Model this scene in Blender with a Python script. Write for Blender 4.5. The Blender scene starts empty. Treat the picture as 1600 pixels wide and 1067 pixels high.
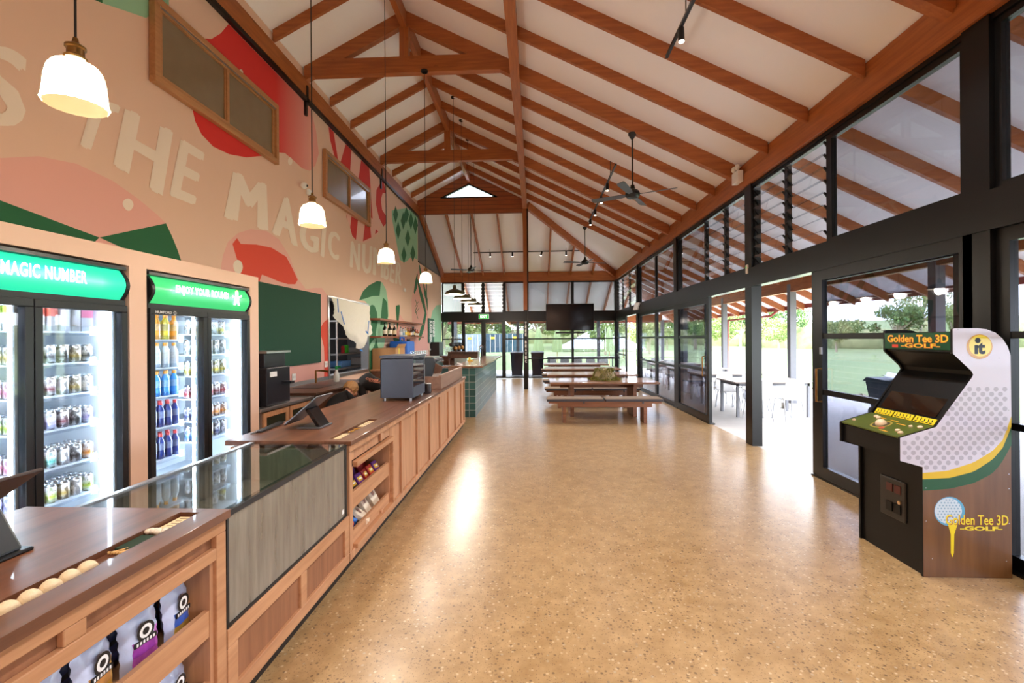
import bpy, math, random
from mathutils import Vector, Matrix, Euler
random.seed(7)
SC = bpy.context.scene
COL = SC.collection
PI = math.pi

# ------------------------------------------------------------------ camera
EYE, FOC, YAW, ROLL, CX, CY = 1.68, 730.0, .0483, .0067, 800.0, 528.4
cd = bpy.data.cameras.new('camera'); cam = bpy.data.objects.new('camera', cd); COL.objects.link(cam)
cd.sensor_width = 36; cd.lens = 36 * FOC / 1600; cd.shift_y = -(533.5 - CY) / 1600
cd.clip_start = .05; cd.clip_end = 500
cam.matrix_world = Matrix.Translation((0, 0, EYE)) @ Matrix.Rotation(YAW, 4, 'Z') @ Matrix.Rotation(PI / 2, 4, 'X') @ Matrix.Rotation(-ROLL, 4, 'Z')
SC.camera = cam
SC.view_settings.view_transform = 'Standard'; SC.view_settings.look = 'None'
SC.view_settings.gamma = 1; SC.view_settings.use_curve_mapping = False
SC.view_settings.exposure = 0.47
SC.cycles.transparent_max_bounces = 32; SC.cycles.max_bounces = 9; SC.cycles.diffuse_bounces = 5
SC.cycles.glossy_bounces = 4; SC.cycles.sample_clamp_indirect = 6; SC.cycles.caustics_reflective = False; SC.cycles.caustics_refractive = False

# ------------------------------------------------------------------ sky and sun
SKY_K, SUN_K, LAMP_K = 3.9, 2.2, .78
w = bpy.data.worlds.new('sky'); SC.world = w; w.use_nodes = True
nt = w.node_tree; nt.nodes.clear()
tc = nt.nodes.new('ShaderNodeTexCoord'); sx = nt.nodes.new('ShaderNodeSeparateXYZ')
nt.links.new(tc.outputs['Generated'], sx.inputs[0])
cr = nt.nodes.new('ShaderNodeValToRGB'); nt.links.new(sx.outputs['Z'], cr.inputs[0])
cr.color_ramp.elements[0].position = 0.0; cr.color_ramp.elements[0].color = (.74, .86, 1, 1)
cr.color_ramp.elements[1].position = .5; cr.color_ramp.elements[1].color = (.62, .78, 1, 1)
nz = nt.nodes.new('ShaderNodeTexNoise'); nz.inputs['Scale'].default_value = 2.2; nz.inputs['Detail'].default_value = 5
nt.links.new(tc.outputs['Generated'], nz.inputs['Vector'])
cl = nt.nodes.new('ShaderNodeMixRGB'); cl.inputs[2].default_value = (.96, .97, 1, 1)
nt.links.new(nz.outputs['Fac'], cl.inputs[0]); nt.links.new(cr.outputs[0], cl.inputs[1])
bg = nt.nodes.new('ShaderNodeBackground'); bg.inputs[1].default_value = 3.0 * SKY_K
wo = nt.nodes.new('ShaderNodeOutputWorld'); nt.links.new(cl.outputs[0], bg.inputs[0]); nt.links.new(bg.outputs[0], wo.inputs[0])
sd = bpy.data.lights.new('sun', 'SUN'); sd.energy = 3.0 * SUN_K; sd.angle = .25; sd.color = (1, .95, .86)
sun = bpy.data.objects.new('sun', sd); COL.objects.link(sun); sun.rotation_euler = (math.radians(-28), math.radians(-30), 0)

# ------------------------------------------------------------------ helpers
def lin(c):
    r = []
    for v in c[:3]:
        v /= 255
        r.append(v / 12.92 if v <= .04045 else ((v + .055) / 1.055) ** 2.4)
    return (r[0], r[1], r[2], 1)

def ray(px, py):
    x, y = px - CX, py - CY
    a = x - y * ROLL; b = y + x * ROLL
    u, v = a / FOC, -b / FOC
    c, s = math.cos(YAW), math.sin(YAW)
    return (u * c - s, u * s + c, v)
def at(px, py, ax, val):                      # where a point seen in the photo lies on a known plane of the room
    d = ray(px, py); i = 'xyz'.index(ax); o = (0, 0, EYE)
    t = (val - o[i]) / d[i]
    return Vector((o[0] + t * d[0], o[1] + t * d[1], o[2] + t * d[2]))

class MB:
    def __init__(s): s.v = []; s.f = []; s.m = []
    def add(s, vs, fs, m=0):
        n = len(s.v); s.v += [tuple(v) for v in vs]; s.f += [tuple(i + n for i in f) for f in fs]; s.m += [m] * len(fs); return s
    def hexa(s, p, m=0): return s.add(p, [(0, 3, 2, 1), (4, 5, 6, 7), (0, 1, 5, 4), (1, 2, 6, 5), (2, 3, 7, 6), (3, 0, 4, 7)], m)
    def box(s, x0, x1, y0, y1, z0, z1, m=0):
        return s.hexa([(x0, y0, z0), (x1, y0, z0), (x1, y1, z0), (x0, y1, z0), (x0, y0, z1), (x1, y0, z1), (x1, y1, z1), (x0, y1, z1)], m)
    def obox(s, c, size, mat=None, m=0):
        hx, hy, hz = [q / 2 for q in size]; M = mat or Matrix.Identity(3); c = Vector(c)
        return s.hexa([c + M @ Vector(q) for q in [(-hx, -hy, -hz), (hx, -hy, -hz), (hx, hy, -hz), (-hx, hy, -hz), (-hx, -hy, hz), (hx, -hy, hz), (hx, hy, hz), (-hx, hy, hz)]], m)
    def beam(s, p, q, w, h, up=(0, 0, 1), m=0):
        p, q = Vector(p), Vector(q); d = (q - p).normalized(); a = d.cross(Vector(up)).normalized(); b = a.cross(d)
        P = []
        for c in (p, q): P += [c - a * w / 2 - b * h / 2, c + a * w / 2 - b * h / 2, c + a * w / 2 + b * h / 2, c - a * w / 2 + b * h / 2]
        return s.hexa(P, m)
    def tube(s, pts, r, n=8, m=0, caps=True):
        pts = [Vector(p) for p in pts]; rs = r if isinstance(r, (list, tuple)) else [r] * len(pts)
        rings = []; prev = None
        for i, p in enumerate(pts):
            d = (pts[min(i + 1, len(pts) - 1)] - pts[max(i - 1, 0)]).normalized()
            if prev is None:
                prev = d.cross(Vector((0, 0, 1)) if abs(d.z) < .9 else Vector((1, 0, 0))).normalized()
            a = (prev - d * prev.dot(d)).normalized(); b = d.cross(a); prev = a
            rings.append([p + (a * math.cos(2 * PI * k / n) + b * math.sin(2 * PI * k / n)) * rs[i] for k in range(n)])
        V = [v for rg in rings for v in rg]; F = []
        for i in range(len(pts) - 1):
            for k in range(n): F.append((i * n + k, i * n + (k + 1) % n, (i + 1) * n + (k + 1) % n, (i + 1) * n + k))
        if caps: F.append(tuple(range(n))[::-1]); F.append(tuple(range((len(pts) - 1) * n, len(pts) * n)))
        return s.add(V, F, m)
    def lathe(s, prof, c=(0, 0, 0), n=24, m=0):
        V = []; F = []
        for r, z in prof:
            for k in range(n): V.append((c[0] + r * math.cos(2 * PI * k / n), c[1] + r * math.sin(2 * PI * k / n), c[2] + z))
        for i in range(len(prof) - 1):
            for k in range(n): F.append((i * n + k, i * n + (k + 1) % n, (i + 1) * n + (k + 1) % n, (i + 1) * n + k))
        return s.add(V, F, m)
    def ball(s, c, r, n=12, m=0, sq=(1, 1, 1)):
        k = n // 2; prof = []
        V = []; F = []
        for i in range(k + 1):
            t = PI * i / k
            for j in range(n): V.append((c[0] + r * sq[0] * math.sin(t) * math.cos(2 * PI * j / n), c[1] + r * sq[1] * math.sin(t) * math.sin(2 * PI * j / n), c[2] - r * sq[2] * math.cos(t)))
        for i in range(k):
            for j in range(n): F.append((i * n + j, i * n + (j + 1) % n, (i + 1) * n + (j + 1) % n, (i + 1) * n + j))
        return s.add(V, F, m)
    def prism(s, poly, ax, a0, a1, m=0, cap=None):     # outline in the plane across ax, pushed from a0 to a1
        n = len(poly); i = 'xyz'.index(ax)
        def P(q, a):
            r = list(q); r.insert(i, a); return tuple(r)
        V = [P(q, a0) for q in poly] + [P(q, a1) for q in poly]
        F = [tuple(range(n)), tuple(range(n, 2 * n))[::-1]] + [(k, k + n, (k + 1) % n + n, (k + 1) % n) for k in range(n)]
        base = len(s.f); s.add(V, F, m)
        if cap is not None: s.m[base] = cap; s.m[base + 1] = cap
        return s
    def build(s, name, mats, parent=None, smooth=False, bevel=0, origin=None):
        if not isinstance(mats, (list, tuple)): mats = [mats]
        me = bpy.data.meshes.new(name)
        if parent is not None:
            r = parent
            while r.parent is not None: r = r.parent
            o = r.location
            o2 = Vector((0, 0, 0))
        elif origin is not None: o = Vector(origin)
        else:
            xs = [v[0] for v in s.v]; ys = [v[1] for v in s.v]; zs = [v[2] for v in s.v]
            o = Vector(((min(xs) + max(xs)) / 2, (min(ys) + max(ys)) / 2, min(zs)))
        me.from_pydata([(v[0] - o[0], v[1] - o[1], v[2] - o[2]) for v in s.v], [], s.f)
        for mt in mats: me.materials.append(mt)
        me.polygons.foreach_set('material_index', s.m)
        if smooth: me.polygons.foreach_set('use_smooth', [True] * len(me.polygons))
        me.validate(); me.update()
        if smooth and smooth != 2:
            try: me.set_sharp_from_angle(angle=math.radians(38))
            except Exception: pass
        ob = bpy.data.objects.new(name, me); COL.objects.link(ob)
        if parent is not None: ob.parent = parent
        else: ob.location = o
        if bevel:
            b = ob.modifiers.new('b', 'BEVEL'); b.width = bevel; b.segments = 2; b.limit_method = 'ANGLE'; b.angle_limit = .6
        return ob

def box(name, mats, x0, x1, y0, y1, z0, z1, parent=None, bevel=0): return MB().box(x0, x1, y0, y1, z0, z1).build(name, mats, parent, bevel=bevel)
def tag(o, label, cat, group=None, kind=None):
    o['label'] = label; o['category'] = cat
    if group: o['group'] = group
    if kind: o['kind'] = kind
    return o
def thing(name, label, cat, loc=(0, 0, 0), rz=0, group=None):
    o = bpy.data.objects.new(name, None); COL.objects.link(o); o.empty_display_size = .1
    o.location = loc; o.rotation_euler = (0, 0, rz)
    return tag(o, label, cat, group)
def struct(o, label=None):
    o['kind'] = 'structure'
    if label: o['label'] = label
    return o
def dup(root, loc=None, rz=None, label=None, group=None, scale=None):
    r = root.copy(); COL.objects.link(r)
    if loc is not None: r.location = loc
    if rz is not None: r.rotation_euler = (0, 0, rz)
    if scale is not None: r.scale = (scale,) * 3 if not isinstance(scale, tuple) else scale
    if label: r['label'] = label
    if group: r['group'] = group
    for ch in list(root.children):
        c = ch.copy(); COL.objects.link(c); c.parent = r
        for g in list(ch.children):
            d = g.copy(); COL.objects.link(d); d.parent = c
    return r

# ------------------------------------------------------------------ materials
def newmat(name):
    m = bpy.data.materials.new(name); m.use_nodes = True; nt = m.node_tree
    b = nt.nodes['Principled BSDF']; return m, nt, b
def mix(nt, fac, c1, c2, blend='MIX'):
    n = nt.nodes.new('ShaderNodeMixRGB'); n.blend_type = blend
    for i, q in enumerate((fac, c1, c2)):
        if hasattr(q, 'links'): nt.links.new(q, n.inputs[i])
        else: n.inputs[i].default_value = q
    return n.outputs[0]
def ramp(nt, src, stops):
    n = nt.nodes.new('ShaderNodeValToRGB'); nt.links.new(src, n.inputs[0]); e = n.color_ramp.elements
    while len(e) < len(stops): e.new(.5)
    for k, (p, c) in enumerate(stops): e[k].position = p; e[k].color = c if len(c) == 4 else (*c, 1)
    return n.outputs[0]
def noise(nt, scale, detail=3, vec=None, rough=.5):
    n = nt.nodes.new('ShaderNodeTexNoise'); n.inputs['Scale'].default_value = scale; n.inputs['Detail'].default_value = detail; n.inputs['Roughness'].default_value = rough
    if vec is not None: nt.links.new(vec, n.inputs['Vector'])
    return n.outputs['Fac']
def objvec(nt, scale=(1, 1, 1), kind='Object'):
    t = nt.nodes.new('ShaderNodeTexCoord'); mp = nt.nodes.new('ShaderNodeMapping'); mp.inputs['Scale'].default_value = scale
    nt.links.new(t.outputs[kind], mp.inputs['Vector']); return mp.outputs[0]
def bump(nt, b, src, k=.2, dist=.01):
    n = nt.nodes.new('ShaderNodeBump'); n.inputs['Strength'].default_value = k; n.inputs['Distance'].default_value = dist
    nt.links.new(src, n.inputs['Height']); nt.links.new(n.outputs[0], b.inputs['Normal'])
def M(name, c, rough=.5, metal=0, var=.06, scale=12, em=0, coat=0, spec=.5, tr=0, bmp=0):
    m, nt, b = newmat(name); c = lin(c)
    if em:
        b.inputs['Emission Color'].default_value = c; b.inputs['Emission Strength'].default_value = em
    n = noise(nt, scale, 3, objvec(nt))
    lo = tuple(q * (1 - var) for q in c[:3]) + (1,); hi = tuple(min(1, q * (1 + var)) for q in c[:3]) + (1,)
    nt.links.new(mix(nt, n, lo, hi), b.inputs['Base Color'])
    b.inputs['Roughness'].default_value = rough; b.inputs['Metallic'].default_value = metal
    b.inputs['Coat Weight'].default_value = coat; b.inputs['Specular IOR Level'].default_value = spec
    if tr: b.inputs['Transmission Weight'].default_value = tr
    if bmp: bump(nt, b, n, bmp)
    return m
def wood(name, c1, c2, axis='y', rough=.45, scale=1.0, knots=True, coat=0):
    m, nt, b = newmat(name); s = [14 * scale] * 3; s['xyz'.index(axis)] = 1.1 * scale
    v = objvec(nt, tuple(s))
    n = noise(nt, 1.6, 6, v, .6)
    col = ramp(nt, n, [(.3, lin(c1)), (.7, lin(c2))])
    if knots:
        s2 = [3.2] * 3; s2['xyz'.index(axis)] = 1.3
        vo = nt.nodes.new('ShaderNodeTexVoronoi'); vo.inputs['Scale'].default_value = 1.5 * scale; nt.links.new(objvec(nt, tuple(s2)), vo.inputs['Vector'])
        k = ramp(nt, vo.outputs['Distance'], [(.05, (1, 1, 1)), (.12, (0, 0, 0))])
        col = mix(nt, mix(nt, .45, (0, 0, 0, 1), k), col, tuple(q * .35 for q in lin(c1)[:3]) + (1,))
    nt.links.new(col, b.inputs['Base Color']); b.inputs['Roughness'].default_value = rough; b.inputs['Coat Weight'].default_value = coat
    bump(nt, b, n, .12, .004)
    return m
def glass(name, tint, gloss=.03, rough=.02):
    m, nt, b = newmat(name); nt.nodes.remove(b); out = nt.nodes['Material Output']
    t = nt.nodes.new('ShaderNodeBsdfTransparent'); t.inputs[0].default_value = (*tint, 1)
    g = nt.nodes.new('ShaderNodeBsdfGlossy'); g.inputs['Roughness'].default_value = rough; g.inputs[0].default_value = (1, 1, 1, 1)
    lw = nt.nodes.new('ShaderNodeLayerWeight'); lw.inputs[0].default_value = .5
    pw = nt.nodes.new('ShaderNodeMath'); pw.operation = 'POWER'; pw.inputs[1].default_value = 5; nt.links.new(lw.outputs['Facing'], pw.inputs[0])
    ml = nt.nodes.new('ShaderNodeMath'); ml.operation = 'MULTIPLY_ADD'; ml.inputs[1].default_value = .9 - gloss; ml.inputs[2].default_value = gloss; nt.links.new(pw.outputs[0], ml.inputs[0])
    mx = nt.nodes.new('ShaderNodeMixShader'); nt.links.new(ml.outputs[0], mx.inputs[0]); nt.links.new(t.outputs[0], mx.inputs[1]); nt.links.new(g.outputs[0], mx.inputs[2]); nt.links.new(mx.outputs[0], out.inputs[0])
    return m

BLACK = M('black_steel', (13, 11, 10), .32, var=.15, spec=.35)
DARK = M('dark_plastic', (18, 18, 20), .4, var=.2)
TIMBER = wood('oiled_timber_across', (146, 78, 36), (180, 104, 50), 'x', .45)
TIMBERY = wood('oiled_timber_along', (146, 78, 36), (180, 104, 50), 'y', .45)
TIMBERZ = wood('oiled_timber_upright', (146, 78, 36), (180, 104, 50), 'z', .45)
CEIL = M('ceiling_board', (250, 248, 250), .8, var=.02, scale=3)
PEACH = M('peach_paint', (230, 192, 168), .75, var=.015, scale=2)
GREYP = M('grey_paint', (120, 116, 116), .8, var=.05)
WHITE = M('white_paint', (238, 236, 232), .6, var=.02)
TINT = glass('tinted_glass', (.66, .67, .71))
CLEAR = glass('clear_glass', (.95, .97, .97))
STEEL = M('brushed_steel', (180, 180, 182), .3, .9, var=.1, scale=30)

def floor_mat():
    m, nt, b = newmat('polished_concrete')
    v = objvec(nt)
    n1 = noise(nt, .9, 5, v, .6); n2 = noise(nt, 9, 5, v, .65)
    base = ramp(nt, n1, [(.3, lin((160, 124, 80))), (.7, lin((180, 145, 100)))])
    base = mix(nt, .5, base, ramp(nt, n2, [(.3, lin((142, 108, 64))), (.7, lin((198, 163, 114)))]))
    vo = nt.nodes.new('ShaderNodeTexVoronoi'); vo.inputs['Scale'].default_value = 45; nt.links.new(v, vo.inputs['Vector'])
    sp = nt.nodes.new('ShaderNodeSeparateColor'); nt.links.new(vo.outputs['Color'], sp.inputs[0])
    dark = ramp(nt, sp.outputs[0], [(.70, (0, 0, 0)), (.74, (1, 1, 1))])
    edge = ramp(nt, vo.outputs['Distance'], [(.26, (1, 1, 1)), (.42, (0, 0, 0))])
    dk = mix(nt, 1, dark, edge, 'MULTIPLY')
    base = mix(nt, mix(nt, .62, (0, 0, 0, 1), dk), base, lin((70, 44, 30)))
    lt = ramp(nt, sp.outputs[1], [(.82, (0, 0, 0)), (.86, (1, 1, 1))])
    lt = mix(nt, 1, lt, edge, 'MULTIPLY')
    base = mix(nt, mix(nt, .4, (0, 0, 0, 1), lt), base, lin((235, 214, 178)))
    v2 = nt.nodes.new('ShaderNodeTexVoronoi'); v2.inputs['Scale'].default_value = 95; nt.links.new(v, v2.inputs['Vector'])
    s2 = nt.nodes.new('ShaderNodeSeparateColor'); nt.links.new(v2.outputs['Color'], s2.inputs[0])
    d2 = mix(nt, 1, ramp(nt, s2.outputs[0], [(.6, (0, 0, 0)), (.64, (1, 1, 1))]), ramp(nt, v2.outputs['Distance'], [(.2, (1, 1, 1)), (.4, (0, 0, 0))]), 'MULTIPLY')
    base = mix(nt, mix(nt, .6, (0, 0, 0, 1), d2), base, lin((84, 56, 38)))
    nt.links.new(base, b.inputs['Base Color'])
    r = ramp(nt, n1, [(.2, (.26, .26, .26)), (.8, (.36, .36, .36))]); nt.links.new(r, b.inputs['Roughness'])
    b.inputs['Coat Weight'].default_value = .5; b.inputs['Coat Roughness'].default_value = .24; b.inputs['Coat Tint'].default_value = (.97, .97, 1, 1)
    return m
FLOOR = floor_mat()
SLAB = M('pale_concrete', (196, 190, 184), .8, var=.08, scale=3)

# ------------------------------------------------------------------ room sizes
XW, XR, YF, YB = -3.89, 3.35, 19.4, -4.0
RX, RZ = -2.157, 7.2                        # ridge
def zroof(x): return RZ - .504 * (x - RX) if x > RX else RZ - .52 * (RX - x)
YG = 15.51                                   # gable end, hip roof begins
def zhip(y): return 6.214 - (y - YG) * .4602
YT = [-3.93, -.02, 3.89, 7.79, 11.69]        # trusses

# floor, slab and ground
struct(box('floor', FLOOR, XW - .1, XR + .05, YB, YF + .05, -.15, 0))
struct(MB().box(XR + .05, 8.6, YB - 2, 27, -.25, -.005).box(XW - 3, XR + .05, YF + .05, 24.5, -.25, -.006).build('veranda_floor', SLAB))

# ceiling with the veranda soffit that carries on down outside
def sheet(mb, pts, th=.14):
    n = len(pts); mb.add([p for p in pts] + [(p[0], p[1], p[2] + th) for p in pts],
        [tuple(range(n))[::-1], tuple(range(n, 2 * n))] + [(k, (k + 1) % n, (k + 1) % n + n, k + n) for k in range(n)])
HX1, HY1 = 7.15, 23.0
hx = lambda y: -.2 + (y - YG) * (3.55 / 3.89)
mb = MB()
yb = YB - 2
xe = 7.15; ye = YG + (xe + .2) / (3.55 / 3.89)
sheet(mb, [(RX, yb, RZ), (xe, yb, zroof(xe)), (xe, ye, zroof(xe)), (-.2, YG, zroof(-.2)), (RX, YG, RZ)])
sheet(mb, [(XW - .5, yb, zroof(XW - .5)), (RX, yb, RZ), (RX, YG, RZ), (XW - .5, YG, zroof(XW - .5))])
sheet(mb, [(XW - .5, YG, zhip(YG)), (-.2, YG, zhip(YG)), (xe, ye, zhip(ye)), (XW - .5, ye, zhip(ye))])
struct(mb.build('ceiling', CEIL))

# rafters
def rafter_r(y, w, d, x0, x1):
    z = lambda x: zroof(x)
    return MB().hexa([(x0, y - w / 2, z(x0) - d), (x1, y - w / 2, z(x1) - d), (x1, y + w / 2, z(x1) - d), (x0, y + w / 2, z(x0) - d),
                      (x0, y - w / 2, z(x0)), (x1, y - w / 2, z(x1)), (x1, y + w / 2, z(x1)), (x0, y + w / 2, z(x0))])
RG = 'timber rafters under the pale ceiling'
ys = [7.79 + k * .9767 for k in range(-9, 17)]
for k, y in enumerate(ys):
    tr = (k - 9) % 4 == 0
    w_, d_ = (.052, .17)
    if y < YG + .05:
        for x0, x1 in ((RX, XR - .03), (XW + .02, RX)):
            o = rafter_r(y, w_, d_, x0, x1).build('ceiling_rafter', TIMBER); struct(o); o['group'] = RG
            if tr and y < YG - .1:
                for s in (-.065, .065):
                    pass
                o2 = rafter_r(y, .108, .245, x0 + (.0), x1 if x1 != XR - .03 else XR - .03).build('truss_rafter', TIMBER); struct(o2); o2['group'] = 'deeper rafters over the trusses'
    xa = XR + .1
    if y > YG:
        xa = max(xa, hx(y) + .05)
    o = rafter_r(y, .055, .17, xa, xe - .05)
    if xa < xe - .3: o = o.build('veranda_rafter', TIMBER); struct(o); o['group'] = 'timber rafters over the veranda'
for x in (-3.0, -2.12, -1.24, -.36, .6, 1.5, 2.4, 3.3, 4.2, 5.1):
    y0 = YG + .1 if x < -.2 else YG + (x + .2) * (3.89 / 3.55) + .1
    y1 = ye - .05
    mb = MB().hexa([(x - .03, y0, zhip(y0) - .18), (x + .03, y0, zhip(y0) - .18), (x + .03, y1, zhip(y1) - .18), (x - .03, y1, zhip(y1) - .18),
                    (x - .03, y0, zhip(y0)), (x + .03, y0, zhip(y0)), (x + .03, y1, zhip(y1)), (x - .03, y1, zhip(y1))])
    o = mb.build('hip_rafter', TIMBERY); struct(o); o['group'] = 'timber rafters of the hipped end'
o = MB().beam((-.2, YG, zroof(-.2) - .13), (xe - .1, ye - .1, zhip(ye) - .11), .1, .28).build('hip_beam', TIMBERY); struct(o)
o = MB().beam((XW + .08, YG, 5.93), (XW + .08, YF, 4.3), .1, .24).build('hip_beam', TIMBERY); struct(o)
struct(box('ridge_beam', TIMBERY, RX - .045, RX + .045, YB, YG, RZ - .3, RZ - .03))
struct(box('middle_beam', TIMBERY, -.367, -.222, YB, 15.38, 5.94, 6.2))
struct(MB().box(XR - .05, XR + .09, YB, YF + .05, 4.03, 4.24).box(XR - .02, XR + .06, YB, YF + .05, 4.24, 4.41).build('eave_beam', TIMBERY))
struct(box('wall_plate_beam', TIMBERY, XW, XW + .045, YB, YG, 5.80, 6.10))
struct(box('trim_1', BLACK, XW, XW + .06, YB, YG, 5.735, 5.80))
struct(MB().box(XW, XR + .05, YF - .05, YF + .09, 4.03, 4.42).build('far_beam', TIMBER))
# trusses: tie beam and king post
for y in YT:
    t = thing('roof_truss', 'timber tie beam and king post spanning under the ridge', 'roof truss', (RX, y, 6.14), 0, 'timber trusses')
    t['kind'] = 'structure'
    zt = 6.144; MB().prism([(-3.85, zt), (-.367, zt), (-.367, zt + .27), (-3.66, zt + .27), (-3.85, zt + .16)], 'y', y - .06, y + .06).build('tie_beam', TIMBER, t)
    box('king_post', TIMBERZ, RX - .075, RX + .075, y - .06, y + .06, zt + .27, RZ - .28, t)
    o = MB().box(XW + .045, XW + .06, y - .03, y + .03, 5.72, 6.0).box(XW + .0, XW + .04, y - .03, y + .03, 5.5, 5.735).build('steel_bracket', BLACK, t)
# gable at the end of the high roof
mb = MB().box(XW, -.37, YG - .04, YG + .04, 5.835, 6.36)
for k in range(5): pass
gx0, gx1, gz0, ga = -3.0, -1.31, 6.36, 6.80
mb.prism([(XW, 6.3), (XW, 5.84), (gx0 - .12, 6.36), (RX, ga + .02), (RX, RZ)], 'y', YG - .035, YG + .035)
mb.prism([(RX, RZ), (RX, ga + .02), (gx1 + .12, 6.36), (-.37, 5.9), (-.37, 6.3)], 'y', YG - .035, YG + .035)
m, nt, b = newmat('timber_boards'); v = objvec(nt, (1.1, 14, 14)); n = noise(nt, 1.6, 6, v, .6)
wv = nt.nodes.new('ShaderNodeTexWave'); wv.wave_type = 'BANDS'; wv.bands_direction = 'Z'; wv.inputs['Scale'].default_value = 2.2; nt.links.new(objvec(nt), wv.inputs['Vector'])
nt.links.new(mix(nt, ramp(nt, wv.outputs['Fac'], [(0, (.7, .7, .7)), (.1, (0, 0, 0))]), ramp(nt, n, [(.3, lin((150, 78, 40))), (.7, lin((176, 98, 54)))]), lin((80, 38, 20))), b.inputs['Base Color']); b.inputs['Roughness'].default_value = .45
struct(mb.build('wall_gable', m))
t = thing('window_7', 'small triangular gable window under the ridge', 'window', (RX, YG, 6.38)); t['kind'] = 'structure'
MB().prism([(gx0, 6.40), (gx1, 6.40), (RX, ga)], 'y', YG - .01, YG + .01).build('window_pane', TINT, t)
MB().beam((gx0 - .1, YG, 6.38), (gx1 + .1, YG, 6.38), .1, .04).beam((gx0 - .1, YG, 6.37), (RX, YG, ga + .02), .1, .04).beam((gx1 + .1, YG, 6.37), (RX, YG, ga + .02), .1, .04).build('window_frame', BLACK, t)

# ------------------------------------------------------------------ left wall and its painted mural
PY0, PY1, PZ0, PZ1 = 8.66, 10.72, .98, 2.46                 # kitchen pass opening
mb = MB()
def wl(y0, y1, z0, z1, m=0): mb.box(XW - .15, XW, y0, y1, z0, z1, m)
wl(YB, PY0, 0, 6.28); wl(PY0, PY1, 0, PZ0); wl(PY0, PY1, PZ1, 6.28); wl(PY1, YG, 0, 6.28); wl(YG, YF, 0, 4.27)
mb.prism([(YG, 4.27), (YF, 4.27), (YF, 4.4), (YG, 6.2)], 'x', XW - .15, XW, 1)
wall_left = struct(mb.build('wall_left', [PEACH, GREYP]))
struct(box('trim_2', BLACK, XW, XW + .03, YG, YF, 4.25, 4.29))
struct(box('wall_back', PEACH, XW - .15, XR + .2, YB - .15, YB, 0, 7.2))

def paint(name, c): return M(name, c, .75, var=.015, scale=2)
P_PINK = paint('mural_pink', (232, 172, 158)); P_CREAM = paint('mural_cream', (240, 222, 204)); P_GREEN = paint('mural_green', (16, 92, 50)); P_DGREEN = paint('mural_deep_green', (40, 105, 66))
P_MINT = paint('mural_mint', (150, 196, 160)); P_RED = paint('mural_red', (222, 72, 48)); P_LPINK = paint('mural_light_pink', (238, 186, 168)); P_CRIM = paint('mural_crimson', (205, 52, 48))
m, nt, b = newmat('mural_airbrushed_red'); tc = nt.nodes.new('ShaderNodeTexCoord'); sp = nt.nodes.new('ShaderNodeSeparateXYZ'); nt.links.new(tc.outputs['Object'], sp.inputs[0])
mr = nt.nodes.new('ShaderNodeMapRange'); mr.inputs[1].default_value = -.8; mr.inputs[2].default_value = .25; nt.links.new(sp.outputs['Y'], mr.inputs[0])
nt.links.new(mix(nt, mr.outputs[0], lin((214, 46, 40)), lin((232, 160, 146))), b.inputs['Base Color']); b.inputs['Roughness'].default_value = .75
P_GRAD = m
MURM = [P_PINK, P_CREAM, P_GREEN, P_DGREEN, P_MINT, P_RED, P_LPINK, P_CRIM, P_GRAD]
mur = MB()
def smooth(pts, k=5):
    n = len(pts); out = []
    for i in range(n):
        p0, p1, p2, p3 = [pts[(i + j - 1) % n] for j in range(4)]
        for s in range(k):
            t = s / k
            out.append(tuple(.5 * (2 * p1[a] + (p2[a] - p0[a]) * t + (2 * p0[a] - 5 * p1[a] + 4 * p2[a] - p3[a]) * t * t + (3 * p1[a] - p0[a] - 3 * p2[a] + p3[a]) * t ** 3) for a in (0, 1)))
    return out
def mp(px, mi, layer=1, sm=False):
    pts = [at(x, y, 'x', XW)[1:] for x, y in px]
    pts = [(p[0], p[1]) for p in pts]
    if sm: pts = smooth(pts)
    pts = [(p[0], min(p[1], 5.73 if p[0] < YG else 9)) for p in pts]
    x = XW + .0012 * layer
    # flat paint layer, facing the room
    mur.add([(x, p[0], p[1]) for p in pts], [tuple(range(len(pts)))], mi)
def mstroke(px, w, mi, layer=2):
    pts = [at(x, y, 'x', XW)[1:] for x, y in px]; pts = [Vector((p[0], p[1])) for p in pts]
    L = []; R = []
    for i, p in enumerate(pts):
        d = (pts[min(i + 1, len(pts) - 1)] - pts[max(i - 1, 0)]).normalized(); nn = Vector((-d.y, d.x)); ww = w * (.35 if i in (0, len(pts) - 1) else 1)
        L.append(p + nn * ww / 2); R.append(p - nn * ww / 2)
    P = L + R[::-1]; x = XW + .0012 * layer
    mur.add([(x, p.x, p.y) for p in P], [tuple(range(len(P)))], mi)
# big pale fish over the fridges
mp([(-260, 300), (-120, 262), (0, 247), (60, 244), (120, 256), (175, 282), (215, 310), (245, 335), (259, 349), (155, 371), (200, 392), (230, 420), (120, 420), (137, 376), (0, 313), (-260, 210)][:14] + [(-260, 250)], 0, 1)
mp([(-200, 235), (0, 313), (155, 371), (120, 405), (0, 365), (-200, 330)], 2, 2)
mp([(155, 371), (259, 349), (268, 368), (277, 390), (283, 408), (288, 440), (240, 440), (195, 389)], 2, 2)
mp([(200, 310), (206, 314), (208, 321), (204, 328), (199, 329), (194, 325), (191, 318), (194, 312)], 1, 3, True)
# corner mint
mp([(150, -70), (160, 5), (190, 15), (228, 28), (264, 8), (262, -70)], 4, 1)
mp([(100, -70), (143, -2), (160, 5), (160, -70)], 2, 1)
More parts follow.
